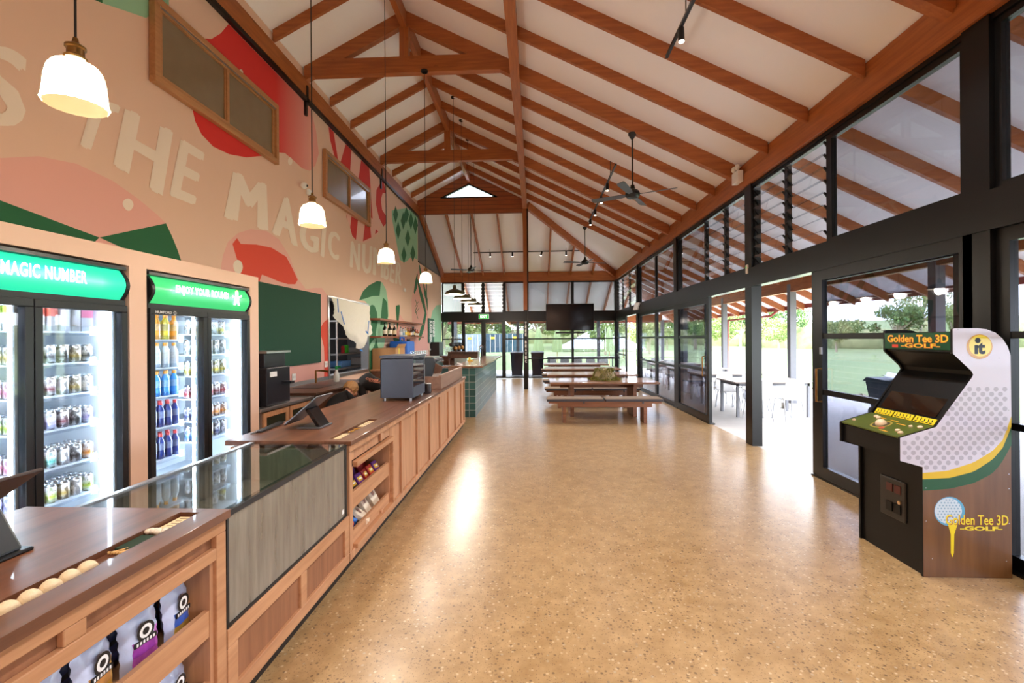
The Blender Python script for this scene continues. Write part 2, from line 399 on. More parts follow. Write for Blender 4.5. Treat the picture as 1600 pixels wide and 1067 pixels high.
# red airbrushed shape behind the first window
mp([(319, 60), (330, 61), (345, 52), (357, 34), (400, 76), (440, 117), (485, 162), (494, 205), (498, 240), (493, 258), (484, 267), (472, 263), (458, 250), (445, 239), (432, 238), (415, 243), (385, 246), (358, 241), (333, 229), (315, 210), (305, 190), (301, 172), (300, 100)], 8, 1)
for c in [(453, 252), (376, 114)]:
    mp([(c[0] + 3.5 * math.cos(t * PI / 4), c[1] + 6 * math.sin(t * PI / 4)) for t in range(8)], 1, 3, True)
# striped circle round the second window
mp([(512, 195), (514, 215), (524, 260), (534, 300), (541, 335), (548, 360), (556, 374), (566, 379), (577, 377), (590, 366), (600, 345), (606, 318), (605, 295), (598, 278), (590, 262), (560, 235), (535, 212)], 6, 1)
for s in ([(513, 197), (521, 206), (528, 249), (523, 246), (516, 220)], [(540, 225), (549, 233), (547, 267), (532, 253)], [(564, 250), (577, 263), (582, 342), (577, 338), (560, 280)],
          [(541, 334), (543, 348), (541, 338)], [(549, 338), (559, 344), (558, 355), (556, 375), (550, 368), (547, 355)], [(570, 350), (578, 352), (580, 371), (567, 377)], [(587, 358), (591, 362), (586, 366)],
          [(596, 281), (600, 285), (603, 302), (598, 301), (595, 312), (597, 328), (603, 337), (604, 348), (599, 354), (592, 340), (587, 318), (588, 297)]):
    mp(s, 7, 2)
# mushroom and pink field round the green board
mp([(344, 425), (348, 400), (356, 378), (372, 364), (392, 358), (416, 361), (436, 374), (452, 400), (466, 436), (478, 452), (490, 450), (503, 450), (512, 462), (512, 545), (512, 612), (470, 622), (404, 636), (380, 600), (350, 500)], 0, 1)
mp([(363, 381), (370, 372), (376, 381), (400, 382), (424, 387), (447, 401), (457, 420), (465, 437), (461, 444), (450, 444), (436, 440), (420, 433), (409, 429), (406, 437), (400, 470), (378, 470), (376, 425)], 5, 2)
mp([(372, 406), (377, 410), (379, 418), (376, 426), (371, 428), (366, 423), (364, 414), (367, 408)], 1, 3, True)
mp([(511, 499), (505, 504), (501, 512), (500, 520), (503, 530), (506, 542), (507, 565), (506, 592), (512, 592), (512.4, 540), (512.4, 499)], 5, 2)
# green fish beside the pass
mp([(561, 469), (567, 455), (576, 446), (589, 439), (597, 441), (603, 452), (606, 470), (607, 492), (604, 515), (600, 540), (590, 575), (577, 582), (577, 478), (570, 470)], 4, 1)
mp([(561, 469), (567, 455), (576, 446), (589, 439), (595, 440), (594, 452), (593, 462), (582, 462.5), (572, 466)], 3, 2)
mp([(598, 465), (602, 468), (605, 473), (606, 494), (603, 508), (594, 508), (596, 485)], 3, 2)
mp([(577, 479), (581, 476), (585, 477.5), (589, 488), (590, 503), (587, 520), (589, 535), (593, 552), (592, 575), (577, 588)], 3, 2)
mp([(577, 542), (580, 535), (585, 529), (587, 531), (584, 541), (580, 547), (577, 547)], 4, 3, True)
mp([(612, 585), (606, 560), (612, 530), (619, 500), (624, 490), (634, 505), (644, 508), (643, 468), (648, 440), (654, 420), (661, 418), (668, 470), (670, 520), (669, 580)], 0, 1)
mp([(618.5, 480), (621, 477), (624.5, 477.5), (624, 490), (621, 515), (619.5, 500)], 3, 2, True)
mp([(614, 529), (622, 529), (630, 533), (634, 543), (634, 552), (629, 552), (622, 543)], 3, 2, True)
mp([(612, 329), (618, 327), (623, 327), (634, 325), (642, 328), (652.5, 337), (652.5, 406), (646, 402), (640, 403), (636, 408), (631, 410), (625, 406), (621, 388), (617, 365), (613, 345)], 4, 1)
for cx_, cy_ in [(622, 360), (635, 335), (637, 372), (649, 352), (645, 396), (631, 398), (630, 345), (642, 345), (618, 335)]:
    mp([(cx_, cy_ - 14), (cx_ + 4, cy_), (cx_, cy_ + 14), (cx_ - 4, cy_)], 3, 2)
mstroke([(655, 414), (657, 428), (661, 438)], .28, 3); mstroke([(652, 428), (650, 445), (647, 458)], .3, 3); mstroke([(652, 437), (657, 458), (662, 475), (665, 490), (661, 510), (657, 522), (654, 532)], .3, 3)
mstroke([(661, 440), (664, 458), (667, 470), (668, 485)], .25, 3); mstroke([(667, 420), (666, 455), (667, 470)], .16, 3)
mstroke([(649, 468), (652, 478), (649, 485), (653, 498)], .08, 3); mstroke([(648, 480), (654, 471)], .06, 3); mstroke([(649, 489), (655, 481)], .06, 3)
mp([(673, 498), (676, 485), (682, 477), (688, 476), (690, 478), (690, 545), (676, 545)], 4, 1)
# lettering
def glyph(txt, off=0.0, size=1, spacing=1, font=None):
    cu = bpy.data.curves.new('g', 'FONT'); cu.body = txt; cu.offset = off; cu.size = size; cu.space_character = spacing; cu.resolution_u = 3
    ob = bpy.data.objects.new('g', cu); COL.objects.link(ob); bpy.context.view_layer.update()
    me = ob.to_mesh(); V = [tuple(v.co) for v in me.vertices]; F = [tuple(p.vertices) for p in me.polygons]
    ob.to_mesh_clear(); bpy.data.objects.remove(ob); bpy.data.curves.remove(cu)
    return V, F
_G = {}
def unit(txt, off=.03, spacing=1):
    k = (txt, off, spacing)
    if k not in _G:
        V, F = glyph(txt, off, 1, spacing)
        x0 = min(v[0] for v in V); x1 = max(v[0] for v in V); y0 = min(v[1] for v in V); y1 = max(v[1] for v in V)
        _G[k] = ([((v[0] - x0) / (x1 - x0), (v[1] - y0) / (y1 - y0)) for v in V], F)
    return _G[k]
def ftext(mb, txt, o, ux, uy, m=0, off=.03, spacing=1):
    """lettering laid on a surface: o lower left, ux along the whole line, uy its height"""
    V, F = unit(txt, off, spacing); o, ux, uy = Vector(o), Vector(ux), Vector(uy)
    mb.add([o + ux * a + uy * b for a, b in V], F, m)
for ch, q in [('S', [(-48, 58), (46, 84), (37, 207), (-48, 186)]), ('T', [(122, 140), (188, 166), (160, 246), (103, 216)]), ('H', [(195, 168), (270, 205), (253, 308), (176, 258)]),
              ('E', [(282, 216), (320, 240), (304, 321), (264, 305)]), ('M', [(364, 267), (416, 288), (419, 362), (349, 340)]), ('A', [(432, 303), (462, 313), (465, 387), (424, 364)]),
              ('G', [(468, 338), (499, 345), (497, 398), (467, 389)]), ('I', [(503, 347), (510, 350), (506, 403), (500, 399)]), ('C', [(513, 355), (531, 367), (529, 409), (511, 399)]),
              ('N', [(548, 376), (563, 381), (562, 424), (546, 417)]), ('U', [(566, 380), (582, 385), (580, 430), (565, 425)]), ('M', [(583, 386), (600, 392), (599, 435), (582, 429)]),
              ('B', [(601, 395), (609, 400), (607, 440), (599, 435)]), ('E', [(611, 404), (617, 408), (615, 443), (608, 439)]), ('R', [(619, 408), (628, 413), (627, 447), (617, 443)])]:
    V, F = unit(ch, .0); Q = [at(x, y, 'x', XW) for x, y in q]; Q = [Vector((p[1], p[2])) for p in Q]
    for sn, (sa, sb) in enumerate(((-.075, 0), (.075, 0), (-.03, -.02), (.03, .02), (0, 0))):
        P = []
        for a, b_ in V:
            a = .075 + a * .85 + sa; b_ = .02 + b_ * .96 + sb
            top = Q[0].lerp(Q[1], a); bot = Q[3].lerp(Q[2], a); p = bot.lerp(top, b_); P.append((XW + .0045 + .0006 * sn, p.x, p.y))
        mur.add(P, F, 1)
mu = mur.build('mural', MURM, wall_left)
mu.parent = wall_left; mu.location = (0, 0, 0)

# two high timber windows, mounted on the left wall
FROST = M('ribbed_obscure_glass', (128, 112, 88), .25, var=.12, scale=5, coat=.4)
for n, (y0, y1, z0, z1) in enumerate([(4.55, 6.85, 4.31, 5.2), (8.43, 10.8, 4.31, 5.2)]):
    t = thing('window_%d' % (n + 8), 'high timber sliding window on the mural wall', 'window', (XW + .005, (y0 + y1) / 2, z0)); t['kind'] = 'structure'
    W = wood('window_timber_%d' % n, (168, 116, 74), (190, 138, 92), 'y', .45, knots=False)
    mb = MB(); e = .07; x0, x1 = XW + .006, XW + .075
    mb.box(x0, x1, y0, y1, z0, z0 + e).box(x0, x1, y0, y1, z1 - e, z1).box(x0, x1, y0, y0 + e, z0 + e, z1 - e).box(x0, x1, y1 - e, y1, z0 + e, z1 - e)
    mb.build('window_frame', W, t, bevel=.006)
    mb = MB(); ym = (y0 + y1) / 2; e2 = .045
    for a, c, xx in ((y0 + e, ym + .03, x0 + .02), (ym - .03, y1 - e, x0 + .005)):
        mb.box(xx, xx + .03, a, c, z0 + e, z0 + e + e2).box(xx, xx + .03, a, c, z1 - e - e2, z1 - e).box(xx, xx + .03, a, a + e2, z0 + e + e2, z1 - e - e2).box(xx, xx + .03, c - e2, c, z0 + e + e2, z1 - e - e2)
    mb.build('window_sash', W, t)
    MB().box(x0 + .002, x0 + .02, y0 + e, y1 - e, z0 + e, z1 - e).build('window_pane', FROST, t)
    box('window_track', STEEL, x1 - .02, x1 - .012, y0 + e, y1 - e, z1 - e - .02, z1 - e, t)

# ------------------------------------------------------------------ glazed right wall
ZT0, ZT1 = 2.45, 2.74
struct(box('trim_3', BLACK, XR - .03, XR + .12, YB, YF, ZT0, ZT1))
struct(box('trim_4', BLACK, XR + .0, XR + .1, YB, YF, 3.985, 4.03))
for y in (-4.1, -.2, 3.69, 7.45, 11.25, 15.4):
    o = struct(box('wall_column', BLACK, XR - .02, XR + .13, y - .11, y + .11, 0, 4.05)); o['group'] = 'black steel columns of the glass wall'
def wframe(mb, x0, x1, y0, y1, z0, z1, e=.05):
    mb.box(x0, x1, y0, y1, z0, z0 + e).box(x0, x1, y0, y1, z1 - e, z1).box(x0, x1, y0, y0 + e, z0 + e, z1 - e).box(x0, x1, y1 - e, y1, z0 + e, z1 - e)
wn = [1]
def fixed(y0, y1, z0, z1, rails=(), e=.05, glz=TINT, name='window', lab='fixed black framed pane of the long glass wall'):
    t = thing('%s_%d' % (name, 20 + wn[0]), lab, name, (XR + .05, (y0 + y1) / 2, z0)); wn[0] += 1; t['kind'] = 'structure'
    mb = MB(); wframe(mb, XR + .02, XR + .08, y0, y1, z0, z1, e)
    for r in rails: mb.box(XR + .025, XR + .075, y0 + e, y1 - e, r - .025, r + .025)
    mb.build('window_frame', BLACK, t)
    MB().box(XR + .047, XR + .053, y0 + e * .5, y1 - e * .5, z0 + e * .5, z1 - e * .5).build('window_pane', glz, t)
    return t
def louvre(y0, y1, z0, z1, n=8):
    t = thing('window_%d' % (20 + wn[0]), 'louvre window with tilted glass blades high in the glass wall', 'window', (XR + .05, (y0 + y1) / 2, z0)); wn[0] += 1; t['kind'] = 'structure'
    mb = MB(); wframe(mb, XR + .02, XR + .08, y0, y1, z0, z1, .035); k = MB(); gl = MB()
    R = Matrix.Rotation(math.radians(52), 3, 'Y'); st = (z1 - z0 - .07) / n
    for i in range(n):
        z = z0 + .035 + st * (i + .5)
        gl.obox((XR + .04, (y0 + y1) / 2, z), (.155, y1 - y0 - .11, .005), R)
        for yy in (y0 + .045, y1 - .045): k.obox((XR + .04, yy, z), (.13, .022, .018), R)
    mb.build('window_frame', BLACK, t); k.build('blade_clip', BLACK, t); gl.build('louvre_blade', TINTL, t)
TINTL = glass('louvre_glass', (.8, .82, .85))
Z0, Z1 = 2.74, 3.985
fixed(-.09, 1.8, Z0, Z1); fixed(1.8, 3.58, Z0, Z1)
fixed(3.80, 5.52, Z0, Z1, e=.06); louvre(5.52, 6.42, Z0, Z1); louvre(6.42, 7.34, Z0, Z1)
louvre(7.56, 8.43, Z0, Z1); louvre(8.43, 9.38, Z0, Z1); fixed(9.38, 11.14, Z0, Z1)
fixed(11.36, 13.2, Z0, Z1); fixed(13.2, 15.29, Z0, Z1)
louvre(15.51, 16.8, Z0, Z1); louvre(16.8, 18.1, Z0, Z1); louvre(18.1, 19.35, Z0, Z1)
def slider(y0, y1, hy, hs=1, lab=''):
    t = thing('door_%d' % wn[0], lab, 'door', (XR + .02, (y0 + y1) / 2, 0)); wn[0] += 1; t['kind'] = 'structure'
    x0, x1, e = XR - .02, XR + .04, .115
    mb = MB().box(x0, x1, y0, y1, .03, .16).box(x0, x1, y0, y1, 2.33, 2.45).box(x0, x1, y0, y0 + e, .16, 2.33).box(x0, x1, y1 - e, y1, .16, 2.33)
    for r in (1.03, 1.68): mb.box(x0 + .01, x1 - .01, y0 + e, y1 - e, r - .03, r + .03)
    mb.build('door_frame', BLACK, t)
    MB().box(XR + .008, XR + .014, y0 + e - .01, y1 - e + .01, .15, 2.34).build('door_pane', TINT, t)
    if hy is not None:
        MB().tube([(x0, hy, .92), (x0 - .06, hy, .92), (x0 - .06, hy, 1.3), (x0, hy, 1.3)], .012, 8).build('door_handle', BRASS, t, True)
        box('door_lock', STEEL, x0 - .012, x0, hy - .02, hy + .02, 1.47, 1.55, t)
    return t
BRASS = M('antique_brass', (176, 128, 72), .3, 1, var=.1)
slider(3.72, 5.70, 5.60, lab='black framed sliding glass door behind the golf arcade cabinet')
fixed(3.80, 5.85, .02, 2.45, (1.03, 1.68), .13, lab='fixed black framed pane behind the sliding door')
slider(9.12, 11.15, 9.3, lab='black framed sliding glass door slid open beside the picnic tables')
fixed(9.4, 11.14, .02, 2.45, (1.03, 1.68), .06, lab='fixed black framed pane behind the far sliding door')
fixed(11.36, 13.2, .02, 2.45, (.98, 1.68), .09); fixed(13.2, 15.29, .02, 2.45, (.98, 1.68), .09)
slider(17.25, 19.3, 17.4, lab='black framed sliding glass door in the far right corner')
fixed(1.75, 3.58, .02, 2.45, (1.03, 1.68), .1, lab='black framed pane beside the golf arcade cabinet'); fixed(-.09, 1.75, .02, 2.45, (1.03, 1.68), .1)
fixed(-2.1, -.3, .02, 3.98, (1.03, 1.68)); fixed(-4, -2.1, .02, 3.98, (1.03, 1.68))
for ya_, yb_ in ((YB, 5.84), (9.14, 15.29), (17.25, YF)): struct(box('baseboard_right', BLACK, XR - .01, XR + .1, ya_, yb_, -.02, .02))

# ------------------------------------------------------------------ glazed far wall
struct(box('trim_5', BLACK, XW, XR + .1, YF - .05, YF + .07, 2.43, 2.75))
def ffix(x0, x1, z0, z1, rails=(), e=.06, glz=None, name='window', lab='fixed black framed pane of the far glass wall'):
    t = thing('%s_%d' % (name, 20 + wn[0]), lab, name, ((x0 + x1) / 2, YF, z0)); wn[0] += 1; t['kind'] = 'structure'
    mb = MB()
    mb.box(x0, x1, YF - .03, YF + .03, z0, z0 + e).box(x0, x1, YF - .03, YF + .03, z1 - e, z1).box(x0, x0 + e, YF - .03, YF + .03, z0 + e, z1 - e).box(x1 - e, x1, YF - .03, YF + .03, z0 + e, z1 - e)
    for r in rails: mb.box(x0 + e, x1 - e, YF - .025, YF + .025, r - .025, r + .025)
    mb.build('window_frame', BLACK, t); MB().box(x0 + e * .5, x1 - e * .5, YF - .003, YF + .003, z0 + e * .5, z1 - e * .5).build('window_pane', glz or FARG, t)
FARG = glass('lightly_tinted_glass', (.52, .54, .56))
def flouv(x0, x1):
    t = thing('window_%d' % (20 + wn[0]), 'louvre window with glass blades above the far doors', 'window', ((x0 + x1) / 2, YF, Z0)); wn[0] += 1; t['kind'] = 'structure'
    mb = MB().box(x0, x1, YF - .03, YF + .03, Z0, Z0 + .035).box(x0, x1, YF - .03, YF + .03, Z1, Z1 + .035).box(x0, x0 + .05, YF - .03, YF + .03, Z0, Z1).box(x1 - .05, x1, YF - .03, YF + .03, Z0, Z1); gl = MB(); k = MB()
    R = Matrix.Rotation(math.radians(50), 3, 'X')
    for i in range(8):
        z = Z0 + .09 + i * .152
        gl.obox(((x0 + x1) / 2, YF, z), (x1 - x0 - .12, .16, .006), R)
        for xx in (x0 + .06, x1 - .06): k.obox((xx, YF, z), (.03, .14, .03), R)
    mb.build('window_frame', BLACK, t); k.build('blade_clip', BLACK, t); gl.build('louvre_blade', TINTL, t)
ffix(XW + .02, -2.98, Z0, 4.03); flouv(-2.98, -2.13); flouv(-2.13, -1.25); ffix(-1.25, -.3, Z0, 4.03); ffix(-.3, 1.57, Z0, 4.03); ffix(1.57, XR, Z0, 4.03)
ffix(XW + .02, -3.42, .02, 2.43, (1.65,), .05); ffix(-3.42, -2.98, .02, 2.43, (1.65,), .05)
ffix(-2.98, -2.12, .02, 2.43, (), .09, name='door', lab='glass leaf of the far double doors under the exit sign'); ffix(-2.12, -1.26, .02, 2.43, (), .09, name='door', lab='glass leaf of the far double doors under the exit sign')
ffix(-1.26, -.3, .02, 2.43, (1.65,), .06); ffix(-.3, 1.57, .02, 2.43, (.83, 1.65), .05); ffix(1.57, XR, .02, 2.43, (.83, 1.65), .05)
o = struct(box('wall_column', BLACK, XR - .06, XR + .12, YF - .1, YF + .1, 0, 4.1)); o['group'] = 'black steel columns of the glass wall'
# freestanding column under the middle beam
t = thing('steel_column', 'black steel column with white upright lettering and timber upper half', 'column', (-.29, 15.45, 0)); t['kind'] = 'structure'
box('column_shaft', BLACK, -.36, -.22, 15.38, 15.52, 0, 2.6, t)
box('timber_post', TIMBERZ, -.36, -.235, 15.39, 15.5, 2.6, 5.95, t); box('steel_flat', BLACK, -.235, -.19, 15.41, 15.49, 2.6, 5.95, t)
mb = MB()
for i, ch in enumerate('YEEE BEAVEC'):
    if ch != ' ': ftext(mb, ch, (-.315, 15.376, 2.12 - i * .125), (.055, 0, 0), (0, 0, .1), 0, .05)
mb.build('lettering', M('sign_white', (236, 230, 222), .6), t)

# ------------------------------------------------------------------ kitchen seen through the pass
KM = M('kitchen_tile', (120, 122, 126), .4)
mb = MB().box(-6.3, -6.2, 7.6, 15.2, 0, 3).box(-6.3, XW - .15, 7.5, 7.6, 0, 3).box(-6.3, XW - .15, 15.2, 15.3, 0, 3).box(-6.3, XW - .15, 7.5, 15.3, 3, 3.1).box(-6.3, XW - .15, 7.5, 15.3, -.1, 0)
struct(mb.build('wall_kitchen', KM))
t = thing('window_6', 'steel framed kitchen pass opening in the mural wall', 'window', (XW, (PY0 + PY1) / 2, PZ0)); t['kind'] = 'structure'
mb = MB(); wframe(mb, XW - .155, XW + .02, PY0 - .05, PY1 + .05, PZ0 - .05, PZ1 + .05, .06); mb.build('window_frame', STEEL, t)

# ------------------------------------------------------------------ land outside
def ground_mat():
    m, nt, b = newmat('mown_grass'); v = objvec(nt)
    n = noise(nt, .12, 5, v); n2 = noise(nt, 4, 4, v)
    c = mix(nt, .4, ramp(nt, n, [(.35, lin((98, 118, 70))), (.65, lin((124, 136, 86)))]), ramp(nt, n2, [(.3, lin((84, 106, 60))), (.7, lin((136, 142, 96)))]))
    nt.links.new(c, b.inputs['Base Color']); b.inputs['Roughness'].default_value = .9; return m
GRASS = ground_mat()
mb = MB(); N = 40
def gz(x, y):
    d = max(0, math.hypot(max(0, x - 8), max(0, y - 24)) - 3)
    return -.28 + .15 * math.sin(x * .07 + 1) * min(1, d / 15) + (.35 * math.sin(y * .05) * min(1, d / 20)) + max(0, d - 52) * .06
V = []; F = []
for i in range(N + 1):
    for j in range(N + 1):
        x = -70 + 210 * i / N; y = -30 + 180 * j / N; V.append((x, y, gz(x, y)))
for i in range(N):
    for j in range(N): a = i * (N + 1) + j; F.append((a, a + N + 1, a + N + 2, a + 1))
mb.add(V, F); go = mb.build('field', GRASS, smooth=2); struct(go)
# veranda edge: fascia, beam and posts
RUST = M('red_steel', (142, 62, 54), .6)
struct(MB().box(xe - .04, xe + .02, yb, ye, 2.42, 2.70).box(XW - .5, xe + .02, ye - .04, ye + .02, 2.42, 2.72).build('trim_6', RUST))
o = struct(box('veranda_beam', TIMBERY, 5.96, 6.08, yb, 22.5, 2.72, 3.0)); o = struct(box('veranda_beam', TIMBER, XW, 6.0, 22.3, 22.42, 2.45, 2.75))
GP = M('grey_post_paint', (118, 118, 124), .55); CONC = M('footing_concrete', (188, 184, 176), .85)
for i, (x, y) in enumerate([(6.02, -.4), (6.02, 3.4), (6.02, 7.3), (6.02, 11.25), (6.02, 15.15), (6.02, 19.0), (6.02, 22.36), (3.03, 22.36), (-.8, 22.36), (-3.8, 22.36)]):
    t = thing('veranda_post', 'grey steel post on a low concrete footing', 'post', (x, y, -.02), 0, 'grey posts along the veranda edge'); t['kind'] = 'structure'
    box('post_shaft', GP, x - .07, x + .07, y - .07, y + .07, .1, 2.9 if i < 6 else 2.5, t); box('post_footing', CONC, x - .17, x + .17, y - .17, y + .17, -.02, .12, t, bevel=.01)
t = MB().tube([(7.2, 14.2, 2.45), (7.1, 14.4, 2.3), (6.2, 15.3, 2.2), (6.15, 15.3, 0)], .04).build('drain_pipe', RUST, smooth=True)
tag(t, 'red downpipe running from the gutter beside a grey veranda post', 'pipe')

def leafmat(name, c1, c2):
    m, nt, b = newmat(name); g = nt.nodes.new('ShaderNodeNewGeometry')
    nt.links.new(ramp(nt, g.outputs['Random Per Island'], [(0, lin(c1)), (1, lin(c2))]), b.inputs['Base Color']); b.inputs['Roughness'].default_value = .7; return m
LEAF = [leafmat('eucalypt_leaves', (84, 108, 58), (156, 170, 98)), leafmat('olive_leaves', (100, 116, 70), (172, 174, 110)), leafmat('deep_green_leaves', (56, 88, 50), (120, 146, 80))]
BARK = M('pale_bark', (168, 152, 130), .9)
def tree_proto(seed, blobs, lm, hgt, leaf=.32, n=2600, spread=2.6):
    R = random.Random(seed); t = thing('tree', 'tree', 'tree')
    tr = MB(); tr.tube([(0, 0, -.5), (R.uniform(-.1, .1), 0, hgt * .35), (R.uniform(-.3, .3), .1, hgt * .6)], [.22, .17, .1], 7)
    lf = MB(); C = []
    for k in range(blobs):
        a = R.uniform(0, 2 * PI); rr = R.uniform(.2, 1) * spread; z = hgt * R.uniform(.42, .92); rr *= 1.1 - abs(z / hgt - .65)
        c = (rr * math.cos(a), rr * math.sin(a), z); C.append((c, R.uniform(.55, 1.1) * spread * .42)); tr.tube([(0, 0, hgt * .4), (c[0] * .5, c[1] * .5, (hgt * .4 + z) / 2), c], [.09, .06, .02], 5)
    for k in range(n):
        c, r = R.choice(C); u = R.uniform(-1, 1); a = R.uniform(0, 2 * PI); q = math.sqrt(1 - u * u); rad = r * (R.random() ** .4)
        p = Vector((c[0] + rad * q * math.cos(a), c[1] + rad * q * math.sin(a), c[2] + rad * u * .75))
        E = Euler((R.uniform(0, 6), R.uniform(0, 6), R.uniform(0, 6))).to_matrix(); s = leaf * R.uniform(.6, 1.4)
        lf.add([p + E @ Vector(v) for v in ((-s * .5, 0, 0), (0, -s * .3, 0), (s * .5, 0, 0), (0, s * .3, 0))], [(0, 1, 2, 3)])
    tr.build('trunk', BARK, t, True); lf.build('foliage', lm, t)
    return t
protos = [tree_proto(1, 16, LEAF[0], 7, spread=3.0), tree_proto(2, 20, LEAF[1], 6, spread=3.4), tree_proto(3, 14, LEAF[2], 6.5, spread=2.8)]
bigtree = tree_proto(5, 26, LEAF[0], 10, leaf=.3, n=4200, spread=3.8)
bigtree.scale = (.8, .8, .8); bigtree.location = (46, 58, .2); bigtree['label'] = 'tall open crowned gum tree rising over the others beyond the field'
RT = random.Random(11); used = set()
spots = []
for i in range(12):                                           # beyond the field to the right
    a = i / 11; x = 22 + 42 * a + RT.uniform(-1.5, 1.5); y = 78 - 52 * a + RT.uniform(-2, 2)
    spots.append((x, y, 'r'))
for i in range(7): spots.append((32 + 8 * i + RT.uniform(-2, 2), 90 - 8.7 * i + RT.uniform(-2, 2), 'r'))
for i in range(11): spots.append((-34 + 7.4 * i + RT.uniform(-1, 1), 78 + RT.uniform(-3, 3), 'f'))
for i in range(9): spots.append((-32 + 8 * i + RT.uniform(-1, 1), 88 + RT.uniform(-3, 3), 'f'))
for i in range(4): spots.append((6.5 + 4.4 * i, 44 + 1.6 * i + RT.uniform(-1, 1), 'n'))
LB = {'r': 'leafy gum tree in the line beyond the field on the veranda side', 'f': 'leafy gum tree in the line behind the blue containers', 'n': 'lower bushy tree beyond the far end of the veranda'}
first = [True] * 3
for i, (x, y, k) in enumerate(spots):
    j = i % 3; s = RT.uniform(.75, 1.1) * (1.25 if k == 'f' else .7 if k == 'n' else .85)
    if first[j]: o = protos[j]; first[j] = False; o.location = (x, y, gz(x, y)); o.rotation_euler = (0, 0, RT.uniform(0, 6)); o.scale = (s,) * 3
    else: o = dup(protos[j], (x, y, gz(x, y) - .3), RT.uniform(0, 6), scale=s)
    o['label'] = LB[k]; o['group'] = {'r': 'trees beyond the field', 'f': 'trees behind the containers', 'n': 'bushes past the veranda'}[k]
# hazy wooded hill behind the trees
m, nt, b = newmat('wooded_hill'); nn = noise(nt, .35, 6, objvec(nt), .7); nt.links.new(ramp(nt, nn, [(.35, lin((92, 104, 66))), (.65, lin((160, 160, 112)))]), b.inputs['Base Color']); b.inputs['Roughness'].default_value = 1
mb = MB(); R = random.Random(4)
for k in range(60):
    a = k / 59; p = [(-80, 100), (20, 98), (62, 66), (100, 10)]
    q = a * 3; i = min(2, int(q)); f_ = q - i; x = p[i][0] * (1 - f_) + p[i + 1][0] * f_; y = p[i][1] * (1 - f_) + p[i + 1][1] * f_
    mb.ball((x + R.uniform(-2, 2), y + R.uniform(0, 4), 0), 5.5, 10, 0, (1, 1, R.uniform(.5, 1.15 if x < 20 else .75)))
struct(mb.build('hill', m, smooth=2))
# shipping containers
for i, (x0, x1, c, lb) in enumerate([(-10.4, -7.2, (150, 158, 172), 'pale blue shipping container painted with a mural, first beyond the far doors'), (-7.0, -4.3, (66, 86, 104), 'blue shipping container end with lock rods, beside the pale one'),
                                     (-4.1, -1.2, (62, 88, 102), 'teal blue shipping container end, third from the mural container')]):
    y0 = 63; t = thing('shipping_container', lb, 'container', ((x0 + x1) / 2, y0, gz(x0, y0)), 0)
    mm = M('container_paint_%d' % i, c, .6, scale=.8, var=.15); z0 = gz(x0, y0) - .1
    P = []; n = 22
    for k in range(n + 1):
        P.append((x0 + (x1 - x0) * k / n, y0 + (.05 if k % 2 else 0)))
    MB().prism(P + [(x1, y0 + 6), (x0, y0 + 6)], 'z', z0, z0 + 2.6).build('shell', mm, t)
    mb = MB()
    for k in range(4): xx = x0 + (x1 - x0) * (k + .6) / 4.2; mb.tube([(xx, y0 - .05, z0 + .1), (xx, y0 - .05, z0 + 2.5)], .04, 6)
    mb.build('lock_rod', WHITE, t)
    box('plate', M('yellow_sign_%d' % i, (232, 200, 60), .6), (x0 + x1) / 2 - .25, (x0 + x1) / 2 + .25, y0 - .08, y0 - .04, z0 + 1.9, z0 + 2.2, t)
# marquee tent
t = thing('marquee_tent', 'grey white peaked marquee tent on the field beyond the far wall', 'tent', (8.6, 62, -.2)); TC = M('tent_canvas', (205, 210, 216), .8)
cx0, cy0 = 8.6, 62
MB().add([(cx0 - 5.3, cy0 - 3, .3), (cx0 + 5.3, cy0 - 3, .3), (cx0 + 5.3, cy0 + 6, .3), (cx0 - 5.3, cy0 + 6, .3), (cx0, cy0 + 1, 3.2)], [(0, 1, 4), (1, 2, 4), (2, 3, 4), (3, 0, 4), (3, 2, 1, 0)]).build('canopy', TC, t)
for sx in (-1, 1):
    for sy in (-2.9, 5.9): MB().tube([(cx0 + sx * 5.2, cy0 + sy, -.6), (cx0 + sx * 5.2, cy0 + sy, .32)], .06, 6).build('tent_leg', TC, t)
# closed umbrellas
UM = M('umbrella_canvas', (150, 166, 118), .85); UP = M('umbrella_pole', (196, 170, 130), .6)
def umbrella(x, y, h, lb):
    t = thing('closed_umbrella', lb, 'umbrella', (x, y, -.25))
    mb = MB(); mb.tube([(x, y, -.25), (x, y, h)], .03, 8); mb.lathe([(.28, -.25), (.28, -.15), (.05, -.13)], (x, y, 0), 14); mb.build('pole', UP, t, True)
    mb = MB(); n = 24; V = []; F = []
    for i, (r, z) in enumerate([(.03, h + .05), (.1, h - .1), (.17, h - .5), (.23, h - 1.0), (.27, h - 1.35), (.2, h - 1.37)]):
        for k in range(n): rr = r * (1 + (.22 if k % 3 == 0 else -.1) * min(1, i / 2)); V.append((x + rr * math.cos(2 * PI * k / n), y + rr * math.sin(2 * PI * k / n), z))
    for i in range(5):
        for k in range(n): F.append((i * n + k, i * n + (k + 1) % n, (i + 1) * n + (k + 1) % n, (i + 1) * n + k))
    mb.add(V, F); mb.build('canopy', UM, t)
umbrella(.22, 27, 2.25, 'folded pale green umbrella above the two dark bins'); umbrella(1.3, 27, 2.25, 'folded pale green umbrella seen under the television'); umbrella(9.9, 11.9, 2.1, 'folded green umbrella outside, right of the arcade cabinet')
umbrella(4.3, 27.2, 2.25, 'folded green umbrella seen through the far corner door')
